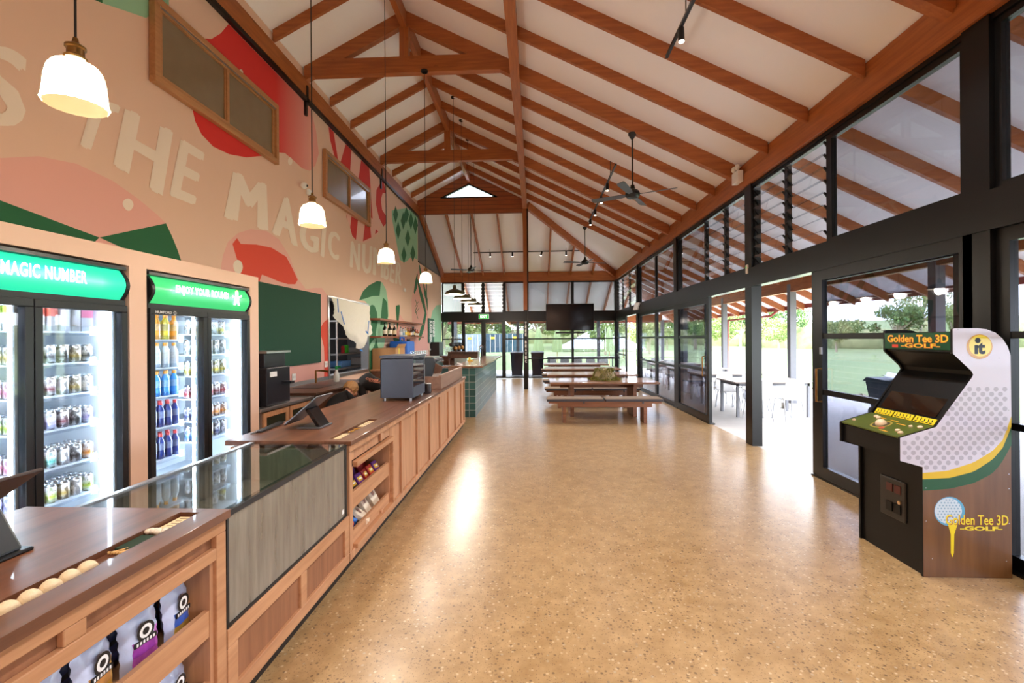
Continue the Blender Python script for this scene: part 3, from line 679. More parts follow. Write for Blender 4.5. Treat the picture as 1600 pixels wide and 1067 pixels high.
# bins
BIN = M('navy_bin_plastic', (46, 46, 66), .5)
def bin_(x, y, lb, w=.56, rz=0, lid=BIN):
    H_ = .72 if w > .7 else 1.0
    t = thing('wheelie_bin', lb, 'bin', (x, y, -.02), rz)
    mb = MB(); h = H_
    mb.hexa([(x - w * .4, y - w * .42, .04), (x + w * .4, y - w * .42, .04), (x + w * .4, y + w * .42, .04), (x - w * .4, y + w * .42, .04), (x - w / 2, y - w * .55, h), (x + w / 2, y - w * .55, h), (x + w / 2, y + w * .55, h), (x - w / 2, y + w * .55, h)]); mb.build('body', BIN, t, bevel=.02)
    MB().hexa([(x - w * .54, y - w * .6, h), (x + w * .54, y - w * .6, h), (x + w * .54, y + w * .6, h), (x - w * .54, y + w * .6, h), (x - w * .5, y - w * .5, h + .05), (x + w * .5, y - w * .5, h + .05), (x + w * .5, y + w * .5, h + .09), (x - w * .5, y + w * .5, h + .09)]).build('lid', lid, t, bevel=.01)
    for s in (-1, 1): MB().tube([(x + s * w * .42, y + w * .42, .08), (x + s * w * .36, y + w * .42, .08)], .1, 12).build('wheel', DARK, t)
bin_(-.78, 20.7, 'navy wheelie bin outside the far glass, next to the double doors'); bin_(.12, 20.7, 'navy wheelie bin outside the far glass, behind the lettered column')
bo = bin_(7.4, 9.9, 'navy wheelie bin outside the sliding door with papers on its lid', .75)
o = MB().obox((7.3, 9.8, .84), (.4, .3, .012), Euler((.1, .1, .3)).to_matrix()).obox((7.15, 9.7, .88), (.32, .22, .01), Euler((.2, -.25, .8)).to_matrix()).build('folded_papers', WHITE); tag(o, 'loose white papers lying on the lid of the outdoor wheelie bin', 'papers')
# rock border
RK = M('border_rock', (150, 138, 120), .9, var=.3, scale=3); R = random.Random(8)
rk = []
for i in range(34):
    a = i / 33; x = 8.9 + .9 * math.sin(a * 5) * .4; y = 6.5 + 17 * a; s = R.uniform(.1, .22)
    if i < 4:
        mb = MB(); mb.ball((x, y, -.22), s, 8, 0, (1.3, 1, .7)); mb.v = [(v[0] + R.uniform(-.03, .03), v[1] + R.uniform(-.03, .03), v[2] + R.uniform(-.02, .03)) for v in mb.v]
        o = mb.build('border_rock', RK); rk.append(o)
    else:
        o = dup(rk[i % 4], (x, y, -.3), R.uniform(0, 6), scale=R.uniform(.7, 1.3))
    tag(o, 'rough grey rock in the border between paving and field', 'rock', 'rocks edging the paving')
# veranda furniture
CH = M('white_chair_plastic', (226, 224, 222), .5); CHL = M('chair_steel', (190, 190, 195), .4, .6)
def chair_proto():
    t = thing('cafe_chair', 'x', 'chair')
    V = []; F = []; n = 6; prof = [(.22, .44), (.05, .45), (-.12, .44), (-.19, .5), (-.22, .62), (-.26, .83)]; ws = [.2, .22, .21, .2, .21, .17]
    mb = MB()
    for (y, z), w in zip(prof, ws):
        for k in range(n + 1): u = k / n * 2 - 1; V.append((u * w, y + .03 * u * u * (1 if z > .5 else 0), z + .02 * u * u * (z < .5)))
    q = len(prof)
    for i in range(q - 1):
        for k in range(n): a = i * (n + 1) + k; F.append((a, a + 1, a + n + 2, a + n + 1))
    m0 = len(V); V2 = V + [(v[0], v[1] - (.012 if v[2] > .5 else 0), v[2] - (.015 if v[2] <= .5 else 0)) for v in V]; F2 = F + [tuple(m0 + i for i in f[::-1]) for f in F]
    mb.add(V2, F2); mb.build('seat_shell', CH, t, 2)
    for sx in (-1, 1):
        for a, b_ in (((.17 * sx, .16, .44), (.2 * sx, .24, 0)), ((.17 * sx, -.14, .46), (.2 * sx, -.27, 0))): MB().tube([a, b_], .011, 6).build('leg', CHL, t, True)
    return t
ch0 = chair_proto(); uc = [0]
def chair(x, y, rz, lb, gp):
    if not uc[0]: uc[0] = 1; o = ch0; o.location = (x, y, -.02); o.rotation_euler = (0, 0, rz); o['label'] = lb; o['group'] = gp
    else: o = dup(ch0, (x, y, -.02), rz, lb, gp)
TT = M('cafe_table_top', (176, 160, 148), .4)
def ctable(x0, x1, y0, y1, lb, h=.74, gp=None):
    t = thing('cafe_table', lb, 'table', ((x0 + x1) / 2, (y0 + y1) / 2, -.02), 0, gp)
    box('tabletop', TT, x0, x1, y0, y1, h - .03, h, t, bevel=.005); mb = MB()
    MB().box(x0 + .06, x1 - .06, y0 + .06, y0 + .09, h - .09, h - .03).box(x0 + .06, x1 - .06, y1 - .09, y1 - .06, h - .09, h - .03).box(x0 + .06, x0 + .09, y0 + .06, y1 - .06, h - .09, h - .03).box(x1 - .09, x1 - .06, y0 + .06, y1 - .06, h - .09, h - .03).build('table_frame', GP, t)
    for xx in (x0 + .06, x1 - .11):
        for yy in (y0 + .06, y1 - .11): box('leg', GP, xx, xx + .05, yy, yy + .05, -.02, h - .03, t)
VN = ['nearest the open doorway', 'second along the veranda', 'third along the veranda', 'fourth along the veranda', 'last along the veranda']
for i, (y0, y1) in enumerate([(9.9, 10.9), (12.0, 13.0), (14.1, 15.1), (16.3, 17.3), (18.6, 19.6)]):
    ctable(4.15, 5.75, y0, y1, 'pale topped cafe table with grey legs, ' + VN[i])
    for k, xx in enumerate((4.5, 5.1)):
        chair(xx + (i % 2) * .1, y0 - .22, 0.1 * (k - .5), 'white cafe chairs on the near side of the table ' + VN[i], 'near side chairs of table %d' % (i + 1))
        chair(xx, y1 + .22, PI, 'white cafe chairs on the far side of the table ' + VN[i], 'far side chairs of table %d' % (i + 1))
ctable(.55, 3.6, 20.6, 21.4, 'long high dark table outside the far wall', .84)
for k in range(5): chair(.8 + k * .6, 21.75, PI, 'white chairs lined along the long table outside the far wall', 'chairs at the long outside table')
# string lights beyond the far wall
t = thing('string_lights', 'string of round white bulbs hanging outside the far wall', 'string lights', (0, 22.6, 2.4))
bulbm = M('warm_bulb', (255, 236, 200), .4, em=6); pts = []
for k in range(41):
    a = k / 40; x = -3.6 + 9.2 * a; pts.append((x, 22.7, 2.42 - .16 * math.sin((a * 4 % 1) * PI)))
MB().tube(pts, .008, 5).build('cable', DARK, t)
for p in pts[1::2]: MB().ball((p[0], p[1], p[2] - .06), .04, 8).build('bulb', bulbm, t, True)

# ------------------------------------------------------------------ service counter
XC = -1.348
OAKZ = wood('counter_timber_upright', (170, 120, 84), (204, 152, 112), 'z', .45, .9, knots=False)
OAKY = wood('counter_timber_along', (170, 118, 80), (202, 150, 108), 'y', .45, .9, knots=False)
WAL = wood('walnut_worktop', (88, 52, 34), (126, 80, 54), 'y', .38, .6, knots=False, coat=.12)
WALD = wood('walnut_dark', (70, 42, 28), (98, 62, 42), 'y', .4, .8, knots=False)
PANEL = wood('counter_panel', (128, 82, 54), (160, 108, 74), 'z', .5, .9, knots=False)
def shelf_bay(t, y0, y1, zs, fr=.022, depth=.42, z_top=.77):
    """open shelf bay: cavity, projecting surround and shelves with a lip; zs = (shelf z, lip top)"""
    box('bay_back', WALD, XC - depth - .02, XC - depth, y0, y1, zs[-1][0] - .05, z_top + .02, t)
    for ya, yb_ in ((y0 - .0, y0 + .02), (y1 - .02, y1)): box('bay_side', OAKZ, XC - depth, XC - .005, ya, yb_, zs[-1][0] - .05, z_top, t)
    box('bay_top', WALD, XC - depth, XC - .005, y0, y1, z_top, z_top + .02, t)
    for z, l in zs:
        s = box('shelf', OAKY, XC - depth, XC - .03, y0 + .02, y1 - .02, z - .02, z, t)
        box('shelf_lip', OAKY, XC - .03, XC - .008, y0 + .02, y1 - .02, z - .05, l, s)
# near counter unit with snack shelves
t = thing('counter_unit', 'near timber counter unit with open shelves of snack bags', 'counter', (-1.8, .6, 0))
Y0, Y1 = -.9, 1.955
ob = MB().box(-2.25, XC - .44, Y0, Y1, .08, .9).box(XC - .44, XC - .012, Y0, .42, .08, .9).box(XC - .44, XC - .012, 1.93, 1.95, .08, .9).box(XC - .44, XC - .014, .42, 1.93, .80, .9).box(XC - .44, XC - .012, .42, 1.93, .08, .14).build('body', PANEL, t)
MB().box(XC - .014, XC + .012, Y0, Y1, .86, .915).box(XC - .014, XC + .012, 1.895, Y1, .08, .86).box(XC - .014, XC + .012, Y0, 1.895, .76, .81).box(XC - .014, XC + .010, 1.26, 1.33, .81, .86).box(XC - .014, XC + .01, .38, .45, .14, .76).box(XC - .014, XC + .012, Y0, 1.895, .08, .15).build('face_frame', OAKY, t, bevel=.004)
shelf_bay(t, .45, 1.895, [(.50, .56), (.20, .265)], z_top=.765)
box('plinth', DARK, -2.2, XC - .03, Y0, Y1, 0, .08, t)
def worktop(name, lab, y0, y1, sl, extra=()):
    """walnut slab with a sunken display slot sl = (x0, x1, ya, yb)"""
    x0, x1 = -2.25, XC + .03; a, b_, c, d = sl
    name2 = c > 2
    mb = MB()
    if not name2: mb.box(a, b_, 1.5, d, .9005, .93)
    mb.box(x0, a, y0, y1, .915, .95).box(b_, x1, y0, y1, .915, .95).box(a, b_, y0, c, .915, .95).box(a, b_, d, y1, .915, .95).box(a, b_, c, d if name2 else min(d, 1.5), .9005, .9022 if not name2 else .93)
    return tag(mb.build(name, WAL, bevel=.003), lab, 'worktop')
worktop('worktop', 'near walnut worktop with golf balls in a sunken slot', Y0, 1.96, (-1.51, -1.425, .3, 1.915))
# things in the near slot
GB = M('golf_ball_cream', (226, 200, 160), .6, var=.08, scale=60, bmp=.6)
b0 = MB().ball((0, 0, .0215), .0215, 16).build('golf_ball', GB, smooth=2, origin=(0, 0, 0)); g0 = b0
for i in range(12):
    y = 1.462 - i * .0585
    o = b0 if i == 0 else b0.copy()
    if i: COL.objects.link(o)
    s = 1.34; o.location = (-1.468, y, .9025); o.scale = (s, s, s)
    tag(o, 'cream golf balls in a row in the slot of the near worktop', 'golf ball', 'golf balls in the counter slot')
GRN = M('green_turf', (30, 52, 34), .9, var=.3, scale=90)
o = box('turf_strip', GRN, -1.505, -1.43, 1.60, 1.715, .9302, .938); tag(o, 'dark green turf piece in the near worktop slot past the golf balls', 'turf')
TEE = M('wooden_tee', (206, 160, 96), .5)
def tee(x, y, a, z=.9365, m=TEE):
    d = Vector((math.cos(a), math.sin(a), 0)); p = Vector((x, y, z)); o = MB().tube([p, p + d * .004, p + d * .012, p + d * .05, p + d * .056], [.0055, .0055, .0025, .0022, .0004], 8).build('golf_tee', m, smooth=True); return o
for i in range(7): tag(tee(-1.498 + i * .0098, 1.565, .9 + .15 * math.sin(i * 2)), 'wooden golf tees fanned beside the dark turf strip', 'golf tee', 'wooden tees in the near slot')
WB = M('white_pebble', (232, 214, 190), .5); R = random.Random(3)
for i in range(9):
    o = MB().ball((-1.5 + .008 * i, 1.745 + R.uniform(-.012, .014), .9302 + .011), .0125, 10, 0, (1.1, 1, .85)).build('marker_ball', WB, smooth=2); tag(o, 'small pale round ball markers between turf and card in the near slot', 'ball marker', 'pale markers in the near slot')
CARD = M('cream_card', (232, 206, 160), .6)
def card(name, x0, x1, y0, y1, z, lab):
    t = thing(name, lab, 'card', ((x0 + x1) / 2, (y0 + y1) / 2, z)); box('sheet', CARD, x0, x1, y0, y1, z, z + .004, t)
    mb = MB(); INK = M('card_ink', (120, 84, 60), .7)
    for k in range(5):
        yy = y0 + (y1 - y0) * (k + .6) / 5.6; mb.box(x0 + .014, x1 - .014 - .012 * (k % 2), yy, yy + (y1 - y0) * .035, z + .004, z + .0045)
    mb.build('print', INK, t)
card('score_card', -1.5, -1.435, 1.775, 1.905, .9302, 'cream printed card at the end of the near worktop slot')
# snack bags
BAG = M('bag_film_white', (196, 204, 230), .22, spec=.7, bmp=.3, scale=20); BAGN = M('bag_film_navy', (40, 52, 96), .3, bmp=.3, scale=20)
def bag(x, y, z, w, h, lab, c1, c2, rz=0, film=None, lean=.18, em=True, grp=None):
    t = thing('snack_bag', lab, 'snack bag', (x, y, z), rz, grp)
    n, mrows = 10, 12; V = []; F = []
    for side in (1, -1):
        for j in range(mrows + 1):
            v = j / mrows; pin = math.sin(PI * min(1, max(0, v))) ** .55
            for i in range(n + 1):
                u = i / n * 2 - 1
                d = side * .035 * pin * (1 - u * u) ** .5 * (w / .16); yy = u * w / 2 * (1 - .05 * pin) ; zz = v * h
                V.append((d + .008 * math.sin(u * 9 + j) * (1 - pin) + zz * -lean * .6, yy + .004 * math.sin(j * 3), zz))
    q = (mrows + 1) * (n + 1)
    mi = []
    mb = MB(); fs = []; 
    for s in (0, 1):
        for j in range(mrows):
            for i in range(n):
                a = s * q + j * (n + 1) + i; f = (a, a + 1, a + n + 2, a + n + 1); fs.append(f if s == 0 else f[::-1])
                k = 0
                if s == 0:
                    if 2 <= i <= 8 and 3 <= j <= 5: k = 1
                    if (j <= 2 and i > 1) or (3 <= j <= 6 and i > 7): k = 2
                    if j >= 11: k = 1
                    if 4 <= i <= 7 and j == 5: k = 3
                mi.append(k)
    mb.v = V; mb.f = fs; mb.m = mi
    me = mb.build('packet', [film or BAG, M('bag_band', c1, .3, var=.6, scale=30), M('bag_base_colour', c2, .3, var=.5, scale=30), DARK], t, 2); 
    me.location = (0, 0, 0); me.data.transform(Matrix.Translation(Vector((x, y, z))))
    if em:
        e = MB(); cxx = .036 * (w / .16) - .62 * h * lean * .6 + .004
        for rr, mt in ((.034, 0), (.024, 1), (.013, 0)):
            e.add([(cxx + (3 if mt == 0 else 3) * 0 + .001 * (1 - rr * 25), rr * math.cos(2 * PI * k / 16), h * .62 + rr * math.sin(2 * PI * k / 16)) for k in range(16)] , [tuple(range(16))], mt)
        e.box(cxx - .004, cxx + .001, -.042, .042, h * .42, h * .50, 0)
        for k in range(6): e.box(cxx + .0008, cxx + .0016, -.036 + k * .0125, -.029 + k * .0125, h * .435, h * .485, 1)
        ob = e.build('emblem', [DARK, WHITE], t); ob.location = (0, 0, 0); ob.data.transform(Matrix.Translation(Vector((x, y, z))))
    return t
cols = [((110, 60, 150), (200, 160, 70), 'snack bag with a blue label at the post end of the upper near shelf', (60, 90, 170)), ((150, 60, 150), (190, 90, 180), 'snack bag with a purple label, second from the post on the upper near shelf', None),
        ((190, 130, 70), (214, 160, 60), 'snack bag with brown and gold label, third from the post on the upper near shelf', None), ((206, 160, 60), (220, 190, 90), 'snack bag with yellow label, fourth from the post on the upper near shelf', None),
        ((60, 100, 180), (200, 90, 60), 'snack bag with orange base, fifth from the post on the upper near shelf', None), ((150, 60, 60), (214, 160, 60), 'snack bag with red label, sixth from the post on the upper near shelf', None)]
for i, (a, b_, lb, c) in enumerate(cols):
    bag(XC - .085, 1.80 - i * .175, .50, .15, .215, lb, c or a, b_, .12 * (-1) ** i)
    bag(XC - .2, 1.77 - i * .175, .50, .15, .2, 'navy snack bags standing in the second row of the upper near shelf', (40, 52, 96), (60, 80, 140), 0, BAGN, em=False, grp='navy bags in the second row')
for i in range(5): bag(XC - .085, 1.78 - i * .18, .20, .15, .2, ['snack bag with a blue label at the post end of the lower near shelf', 'snack bag second from the post on the lower near shelf', 'snack bag third from the post on the lower near shelf', 'snack bag fourth from the post on the lower near shelf', 'snack bag fifth from the post on the lower near shelf'][i], [(60, 90, 190), (170, 130, 60), (90, 60, 150), (180, 70, 60), (60, 130, 90)][i], [(210, 170, 60), (190, 90, 60)][i % 2], .1 * (-1) ** i)

# glass display case
GC = glass('case_glass', (.8, .82, .8), .09, .01)
MIST, ntm, bm = newmat('misted_glass'); om = ntm.nodes['Material Output']; tm = ntm.nodes.new('ShaderNodeBsdfTransparent'); tm.inputs[0].default_value = (.85, .87, .85, 1)
nm_ = noise(ntm, 3, 5, objvec(ntm, (1, 6, .6)), .6); bm.inputs['Roughness'].default_value = .12; ntm.links.new(ramp(ntm, nm_, [(.3, lin((150, 138, 122))), (.7, lin((166, 156, 140)))]), bm.inputs['Base Color'])
xm = ntm.nodes.new('ShaderNodeMixShader'); ntm.links.new(ramp(ntm, nm_, [(.3, (.55, .55, .55)), (.7, (.75, .75, .75))]), xm.inputs[0]); ntm.links.new(tm.outputs[0], xm.inputs[1]); ntm.links.new(bm.outputs[0], xm.inputs[2]); ntm.links.new(xm.outputs[0], om.inputs[0])
t = thing('display_case', 'long low glass display case let into the counter', 'display case', (-1.7, 2.62, 0))
box('case_base', PANEL, -2.2, XC - .006, 1.965, 3.27, .08, .40, t)
mb = MB().box(XC - .01, XC + .012, 1.965, 3.29, .34, .42).box(XC - .01, XC + .012, 1.965, 3.29, .08, .15)
for y in (1.965, 2.60, 3.22): mb.box(XC - .01, XC + .011, y, y + .07, .15, .34)
mb.build('base_frame', OAKY, t, bevel=.004)
box('plinth', DARK, -2.15, XC - .03, 1.965, 3.29, 0, .08, t)
box('case_floor', M('case_liner', (176, 166, 150), .35, var=.12, scale=4), -2.1, XC - .03, 1.99, 3.26, .42, .44, t)
CL = wood('case_liner_streaked', (150, 140, 124), (186, 176, 158), 'z', .3, 1.4, knots=False)
box('case_back', CL, -2.1, -2.08, 1.99, 3.26, .44, .90, t); box('case_end', CL, -2.1, XC - .03, 3.255, 3.27, .44, .90, t); box('case_end', CL, -2.1, XC - .03, 1.975, 1.99, .44, .90, t)
box('rear_step', CL, -2.08, -1.5, 1.99, 3.255, .44, .68, t)
box('white_label_panel', WHITE, -1.62, -1.60, 2.02, 2.55, .50, .72, t)
box('front_glass', MIST, XC - .008, XC - .002, 1.985, 3.265, .43, .915, t); box('top_glass', GC, -2.02, XC - .0, 1.97, 3.27, .932, .938, t)
MB().box(XC - .035, XC + .004, 1.97, 3.27, .905, .93).box(XC - .012, XC + .004, 1.97, 3.27, .42, .435).box(XC - .012, XC + .004, 3.245, 3.27, .43, .91).box(XC - .012, XC + .004, 1.97, 1.985, .43, .91).build('case_frame', DARK, t)
box('rear_rail', STEEL, -2.05, -2.02, 1.97, 3.27, .915, .945, t); box('rating_label', WHITE, XC - .0015, XC - .0005, 3.2, 3.23, .455, .485, t)

# long counter unit
t = thing('counter_unit', 'long timber panelled counter unit with a snack bay at its near end', 'counter', (-1.8, 6.1, 0))
E0, E1 = 3.3, 8.86
MB().box(-2.22, XC - .46, E0, E1, .08, .9).box(XC - .46, XC - .012, 4.3, E1, .08, .9).box(XC - .46, XC - .012, E0, 3.38, .08, .9).box(XC - .46, XC - .014, 3.38, 4.3, .78, .9).box(XC - .46, XC - .012, 3.38, 4.3, .08, .13).build('body', OAKZ, t)
mb = MB().box(XC - .012, XC + .014, E0, E1, .865, .915).box(XC - .012, XC + .014, E0, E1, .08, .14)
for y in (3.3, 4.62, 5.26, 5.90, 6.54, 7.18, 7.82, 8.46): mb.box(XC - .012, XC + .012, y - .0, y + .045, .14, .865)
mb.box(XC - .012, XC + .012, 8.80, E1, .14, .865).box(XC - .012, XC + .01, 4.0, 4.05, .79, .865).box(XC - .012, XC + .01, 4.0, 4.05, .14, .19)
mb.build('batten_frame', OAKZ, t, bevel=.004)
MB().box(XC - .012, XC + .032, 3.40, 4.31, .735, .775).box(XC - .012, XC + .032, 3.40, 4.31, .13, .165).box(XC - .012, XC + .032, 4.275, 4.31, .165, .735).build('bay_surround', OAKY, t, bevel=.004)
shelf_bay(t, 3.38, 4.28, [(.47, .545), (.19, .26)], z_top=.74, depth=.42)
box('plinth', DARK, -2.15, XC - .03, E0, E1, 0, .08, t)
worktop('worktop', 'long walnut worktop carrying the tablet stand and grey cabinet', 3.285, 8.9, (-1.52, -1.435, 3.36, 4.2))
card('score_card', -1.515, -1.44, 3.37, 3.63, .9302, 'cream printed card at the near end of the long worktop slot')
card('score_card', -1.515, -1.44, 3.93, 4.19, .9302, 'cream printed card at the far end of the long worktop slot')
GT = M('gold_tee', (222, 170, 70), .35, .5)
for i in range(6): tag(tee(-1.5 + .01 * i, 3.68 + i * .038, .5 + i * .7, .9365, GT), 'gold tees scattered between the two cards in the worktop slot', 'golf tee', 'gold tees in the long slot')
# bars and pouches in the far bay
BC = [((170, 30, 40), 'red'), ((110, 50, 130), 'purple'), ((206, 120, 50), 'orange'), ((60, 40, 30), 'brown'), ((200, 60, 50), 'scarlet')]
for i in range(6):
    c, n_ = BC[[0, 0, 1, 4, 1, 2][i]]
    o = MB().obox((XC - .22 + (i % 2) * .02, 4.17 - i * .13, .545), (.02, .11, .15), Euler((0, -.35, 0)).to_matrix()).build('chocolate_block', M('wrapper_back_%d' % i, c, .35), bevel=.006)
    tag(o, '%s wrapped chocolate block, number %s from the far end at the back of the bay' % (n_, ['one', 'two', 'three', 'four', 'five', 'six'][i]), 'chocolate')
    c, n_ = BC[[1, 4, 0, 1, 3, 2][i]]
    t = thing('chocolate_bar', '%s wrapped bar, %s from the far end at the front of the bay' % (n_, ['first', 'second', 'third', 'fourth', 'fifth', 'sixth'][i]), 'chocolate', (XC - .1, 4.17 - i * .13, .48))
    Rm = Euler((0, -.55, .1 * (i % 3 - 1))).to_matrix(); cc = Vector((XC - .1, 4.17 - i * .13, .52))
    MB().obox(cc, (.022, .10, .12), Rm).build('wrapper', M('wrapper_%d' % i, c, .3), t, bevel=.008)
    MB().obox(cc + Rm @ Vector((.0115, 0, .01)), (.002, .07, .04), Rm).obox(cc + Rm @ Vector((.0125, .005, .01)), (.002, .04, .012), Rm, 1).build('wrapper_print', [M('wrapper_gold', (226, 180, 60), .3), WHITE], t)
PCH = M('kraft_cream_pouch', (226, 206, 178), .6)
for i in range(3):
    t = thing('coffee_pouch', ['cream pouch with round brown label at the far end of the lower bay', 'cream pouch with round label, second in the lower bay', 'pale pouch lying in front of the other two in the lower bay'][i], 'pouch', (XC - .12, 4.1 - i * .2, .19))
    Rm = Euler((0, -.4 - .4 * (i == 2), .15 * i)).to_matrix(); cc = Vector((XC - .13 + .04 * (i == 2), 4.12 - i * .2, .29 - .02 * (i == 2)))
    MB().hexa([cc + Rm @ Vector(q) for q in [(-.03, -.07, -.1), (.03, -.07, -.1), (.03, .07, -.1), (-.03, .07, -.1), (-.006, -.075, .1), (.006, -.075, .1), (.006, .075, .1), (-.006, .075, .1)]]).build('pouch_body', PCH, t, bevel=.01)
    MB().add([cc + Rm @ Vector((.0215, .028 * math.cos(k * PI / 8), .028 * math.sin(k * PI / 8) + .01)) for k in range(16)], [tuple(range(16))]).build('round_label', M('pouch_label', (140, 100, 84), .6), t)
for i in range(4):
    c, n_ = [((60, 120, 200), 'blue'), ((220, 90, 60), 'orange'), ((200, 206, 220), 'silver'), ((60, 140, 210), 'light blue')][i]
    o = MB().obox((XC - .1, 3.62 - i * .065, .235), (.06, .05, .07), Euler((.3 * i, .4, .5 * i)).to_matrix()).build('lolly_packet', M('lolly_film_%d' % i, c, .25), bevel=.01); tag(o, '%s lolly packet at the near end of the lower bay shelf' % n_, 'packet')

# tablets
def pos_far():
    t = thing('tablet_stand', 'dark tablet on a slanted stand on the long worktop', 'tablet', (-1.83, 3.85, .95))
    PM = M('anodised_grey', (120, 118, 122), .35, .7); MB().box(-1.94, -1.75, 3.72, 3.96, .95, .962).build('stand_foot', PM, t, bevel=.004)
    MB().prism([(-1.80, .962), (-1.76, .962), (-1.86, 1.11), (-1.90, 1.11)], 'y', 3.76, 3.93).build('stand_neck', [M('gloss_black', (16, 16, 20), .12)], t, bevel=.006)
    R_ = Euler((0, math.radians(-40), 0)).to_matrix(); MB().obox((-1.9, 3.85, 1.10), (.36, .30, .014), R_).build('tablet_body', PM, t, bevel=.006)
    MB().obox((-1.9, 3.85, 1.10) and Vector((-1.9, 3.85, 1.10)) + R_ @ Vector((0, 0, .0085)), (.33, .27, .002), R_).build('screen', M('screen_glass', (14, 14, 18), .08), t)
pos_far()
t = thing('tablet_stand', 'black tablet seen from behind at the near end of the counter', 'tablet', (-1.9, 1.5, .95))
GBK = M('matt_black_stand', (14, 14, 16), .35)
MB().box(-2.1, -1.76, 1.18, 1.56, .95, .963).build('stand_foot', GBK, t, bevel=.006)
MB().prism([(-1.775, .963), (-1.82, .963), (-1.92, 1.13), (-1.875, 1.13)], 'y', 1.18, 1.54).build('stand_neck', GBK, t, bevel=.01)
R_ = Euler((0, math.radians(-33), 0)).to_matrix(); MB().obox((-1.99, 1.42, 1.11), (.34, .5, .014), R_).build('tablet_body', M('bronze_back', (62, 46, 38), .4), t, bevel=.006)
MB().obox(Vector((-1.99, 1.42, 1.11)) + R_ @ Vector((0, 0, .0085)), (.31, .47, .002), R_).build('screen', M('screen_glass_near', (14, 14, 18), .08), t)
t = thing('clipboard', 'dark pen wallet lying at the near left of the long worktop', 'clipboard', (-2.19, 3.75, .95), 0)
MB().beam((-2.17, 3.56, .958), (-2.2, 3.95, .965), .05, .014).build('wallet', DARK, t, bevel=.003); MB().tube([(-2.19, 3.5, .958), (-2.17, 3.62, .962)], .005, 8).build('pen', STEEL, t)

# grey countertop cabinet with glass front
DG = M('slate_grey_enamel', (66, 72, 86), .45)
t = thing('countertop_display_fridge', 'slate grey countertop food cabinet with glass side and steel shelves', 'food cabinet', (-1.6, 5.7, .95))
fx0, fx1, fy0, fy1, fz0, fz1 = -1.82, -1.43, 5.42, 6.02, .985, 1.485
MB().box(fx0, fx1, fy0, fy0 + .03, fz0, fz1 - .04).box(fx0, fx1, fy1 - .03, fy1, fz0, fz1 - .04).box(fx0, fx0 + .02, fy0, fy1, fz0, fz1 - .04).box(fx0, fx1, fy0 + .03, fy1 - .03, fz0, fz0 + .13).build('shell', DG, t, bevel=.006)
MB().box(fx0 - .005, fx1 + .005, fy0 - .005, fy1 + .005, fz1 - .035, fz1).build('lid', DG, t, bevel=.004)
for i in range(3): box('steel_shelf', STEEL, fx0 + .03, fx1 - .02, fy0 + .035, fy1 - .035, fz0 + .2 + i * .085, fz0 + .212 + i * .085, t)
box('side_glass', CLEAR, fx1 - .008, fx1 - .003, fy0 + .03, fy1 - .03, fz0 + .13, fz1 - .04, t)
for a, b_ in ((fx0 + .04, fy0 + .04), (fx1 - .04, fy0 + .04), (fx0 + .04, fy1 - .04), (fx1 - .04, fy1 - .04)): MB().tube([(a, b_, .95), (a, b_, .985)], .016, 10).build('foot', STEEL, t, True)
# raised timber screen on the counter, espresso machine, cups
t = thing('timber_hood', 'raised timber screen box at the far end of the worktop', 'timber screen', (-1.6, 7.6, .95))
MB().box(XC - .045, XC - .015, 6.72, 8.72, .95, 1.15).box(-1.62, XC - .045, 6.72, 6.75, .95, 1.13).box(-1.62, XC - .045, 8.69, 8.72, .95, 1.13).build('screen_board', wood('pinkish_board', (136, 100, 82), (160, 122, 100), 'y', .5, .8), t)
CHR = M('polished_chrome', (210, 212, 216), .08, 1, var=.02)
t = thing('espresso_machine', 'chrome espresso machine behind the raised timber screen', 'coffee machine', (-1.9, 7.9, .95))
MB().prism([(-2.08, .97), (-1.72, .97), (-1.66, 1.1), (-1.62, 1.3), (-1.66, 1.36), (-2.08, 1.36)], 'y', 7.5, 8.3).build('body', CHR, t, bevel=.02)
MB().prism([(-2.1, .965), (-1.7, .965), (-1.64, 1.12), (-1.6, 1.3), (-1.64, 1.38), (-2.1, 1.38)], 'y', 7.46, 7.5).build('side_panel', DARK, t); MB().box(-2.05, -1.70, 7.52, 8.28, 1.36, 1.375).build('cup_tray', STEEL, t)
for y in (7.6, 8.2): MB().tube([(-1.95, y, .95), (-1.95, y, .97)], .02, 8).build('foot', DARK, t)
CUP = M('paper_cup', (236, 228, 214), .6)
for i, (x, y, z0, h, r, lb) in enumerate([(-1.56, 6.35, .95, .26, .045, 'shorter stack of paper cups beside the grey cabinet'), (-1.62, 6.62, .95, .36, .048, 'taller stack of paper cups in front of the coffee machine')]):
    prof = [(r * .75, 0)]
    for k in range(int(h / .02)): prof += [(r, k * .02 + .012), (r * .97, k * .02 + .014)]
    o = MB().lathe(prof + [(r, h), (r * .9, h), (0, h)], (x, y, z0), 16).build('cup_stack', CUP, smooth=True); tag(o, lb, 'cups')
o = MB().lathe([(.05, 0), (.055, .02), (.055, .13), (.03, .14), (0, .14)], (-1.44, 6.2, .95), 18).build('knock_canister', M('smoky_canister', (52, 44, 44), .25), smooth=True); tag(o, 'dark canister between the grey cabinet and timber screen', 'canister')
GLS = glass('drinking_glass', (.93, .95, .95), .08)
for i in range(8):
    o = MB().lathe([(.03, 0), (.036, .1), (.033, .1), (.028, .01), (0, .01)], (-2.0 + .012 * i, 6.4 + i * .13 - .2 if False else 7.55 + i * .09, 1.376), 12).build('glass_tumbler', GLS, smooth=True); tag(o, 'clear tumblers lined up on top of the espresso machine', 'glass', 'tumblers on the coffee machine')

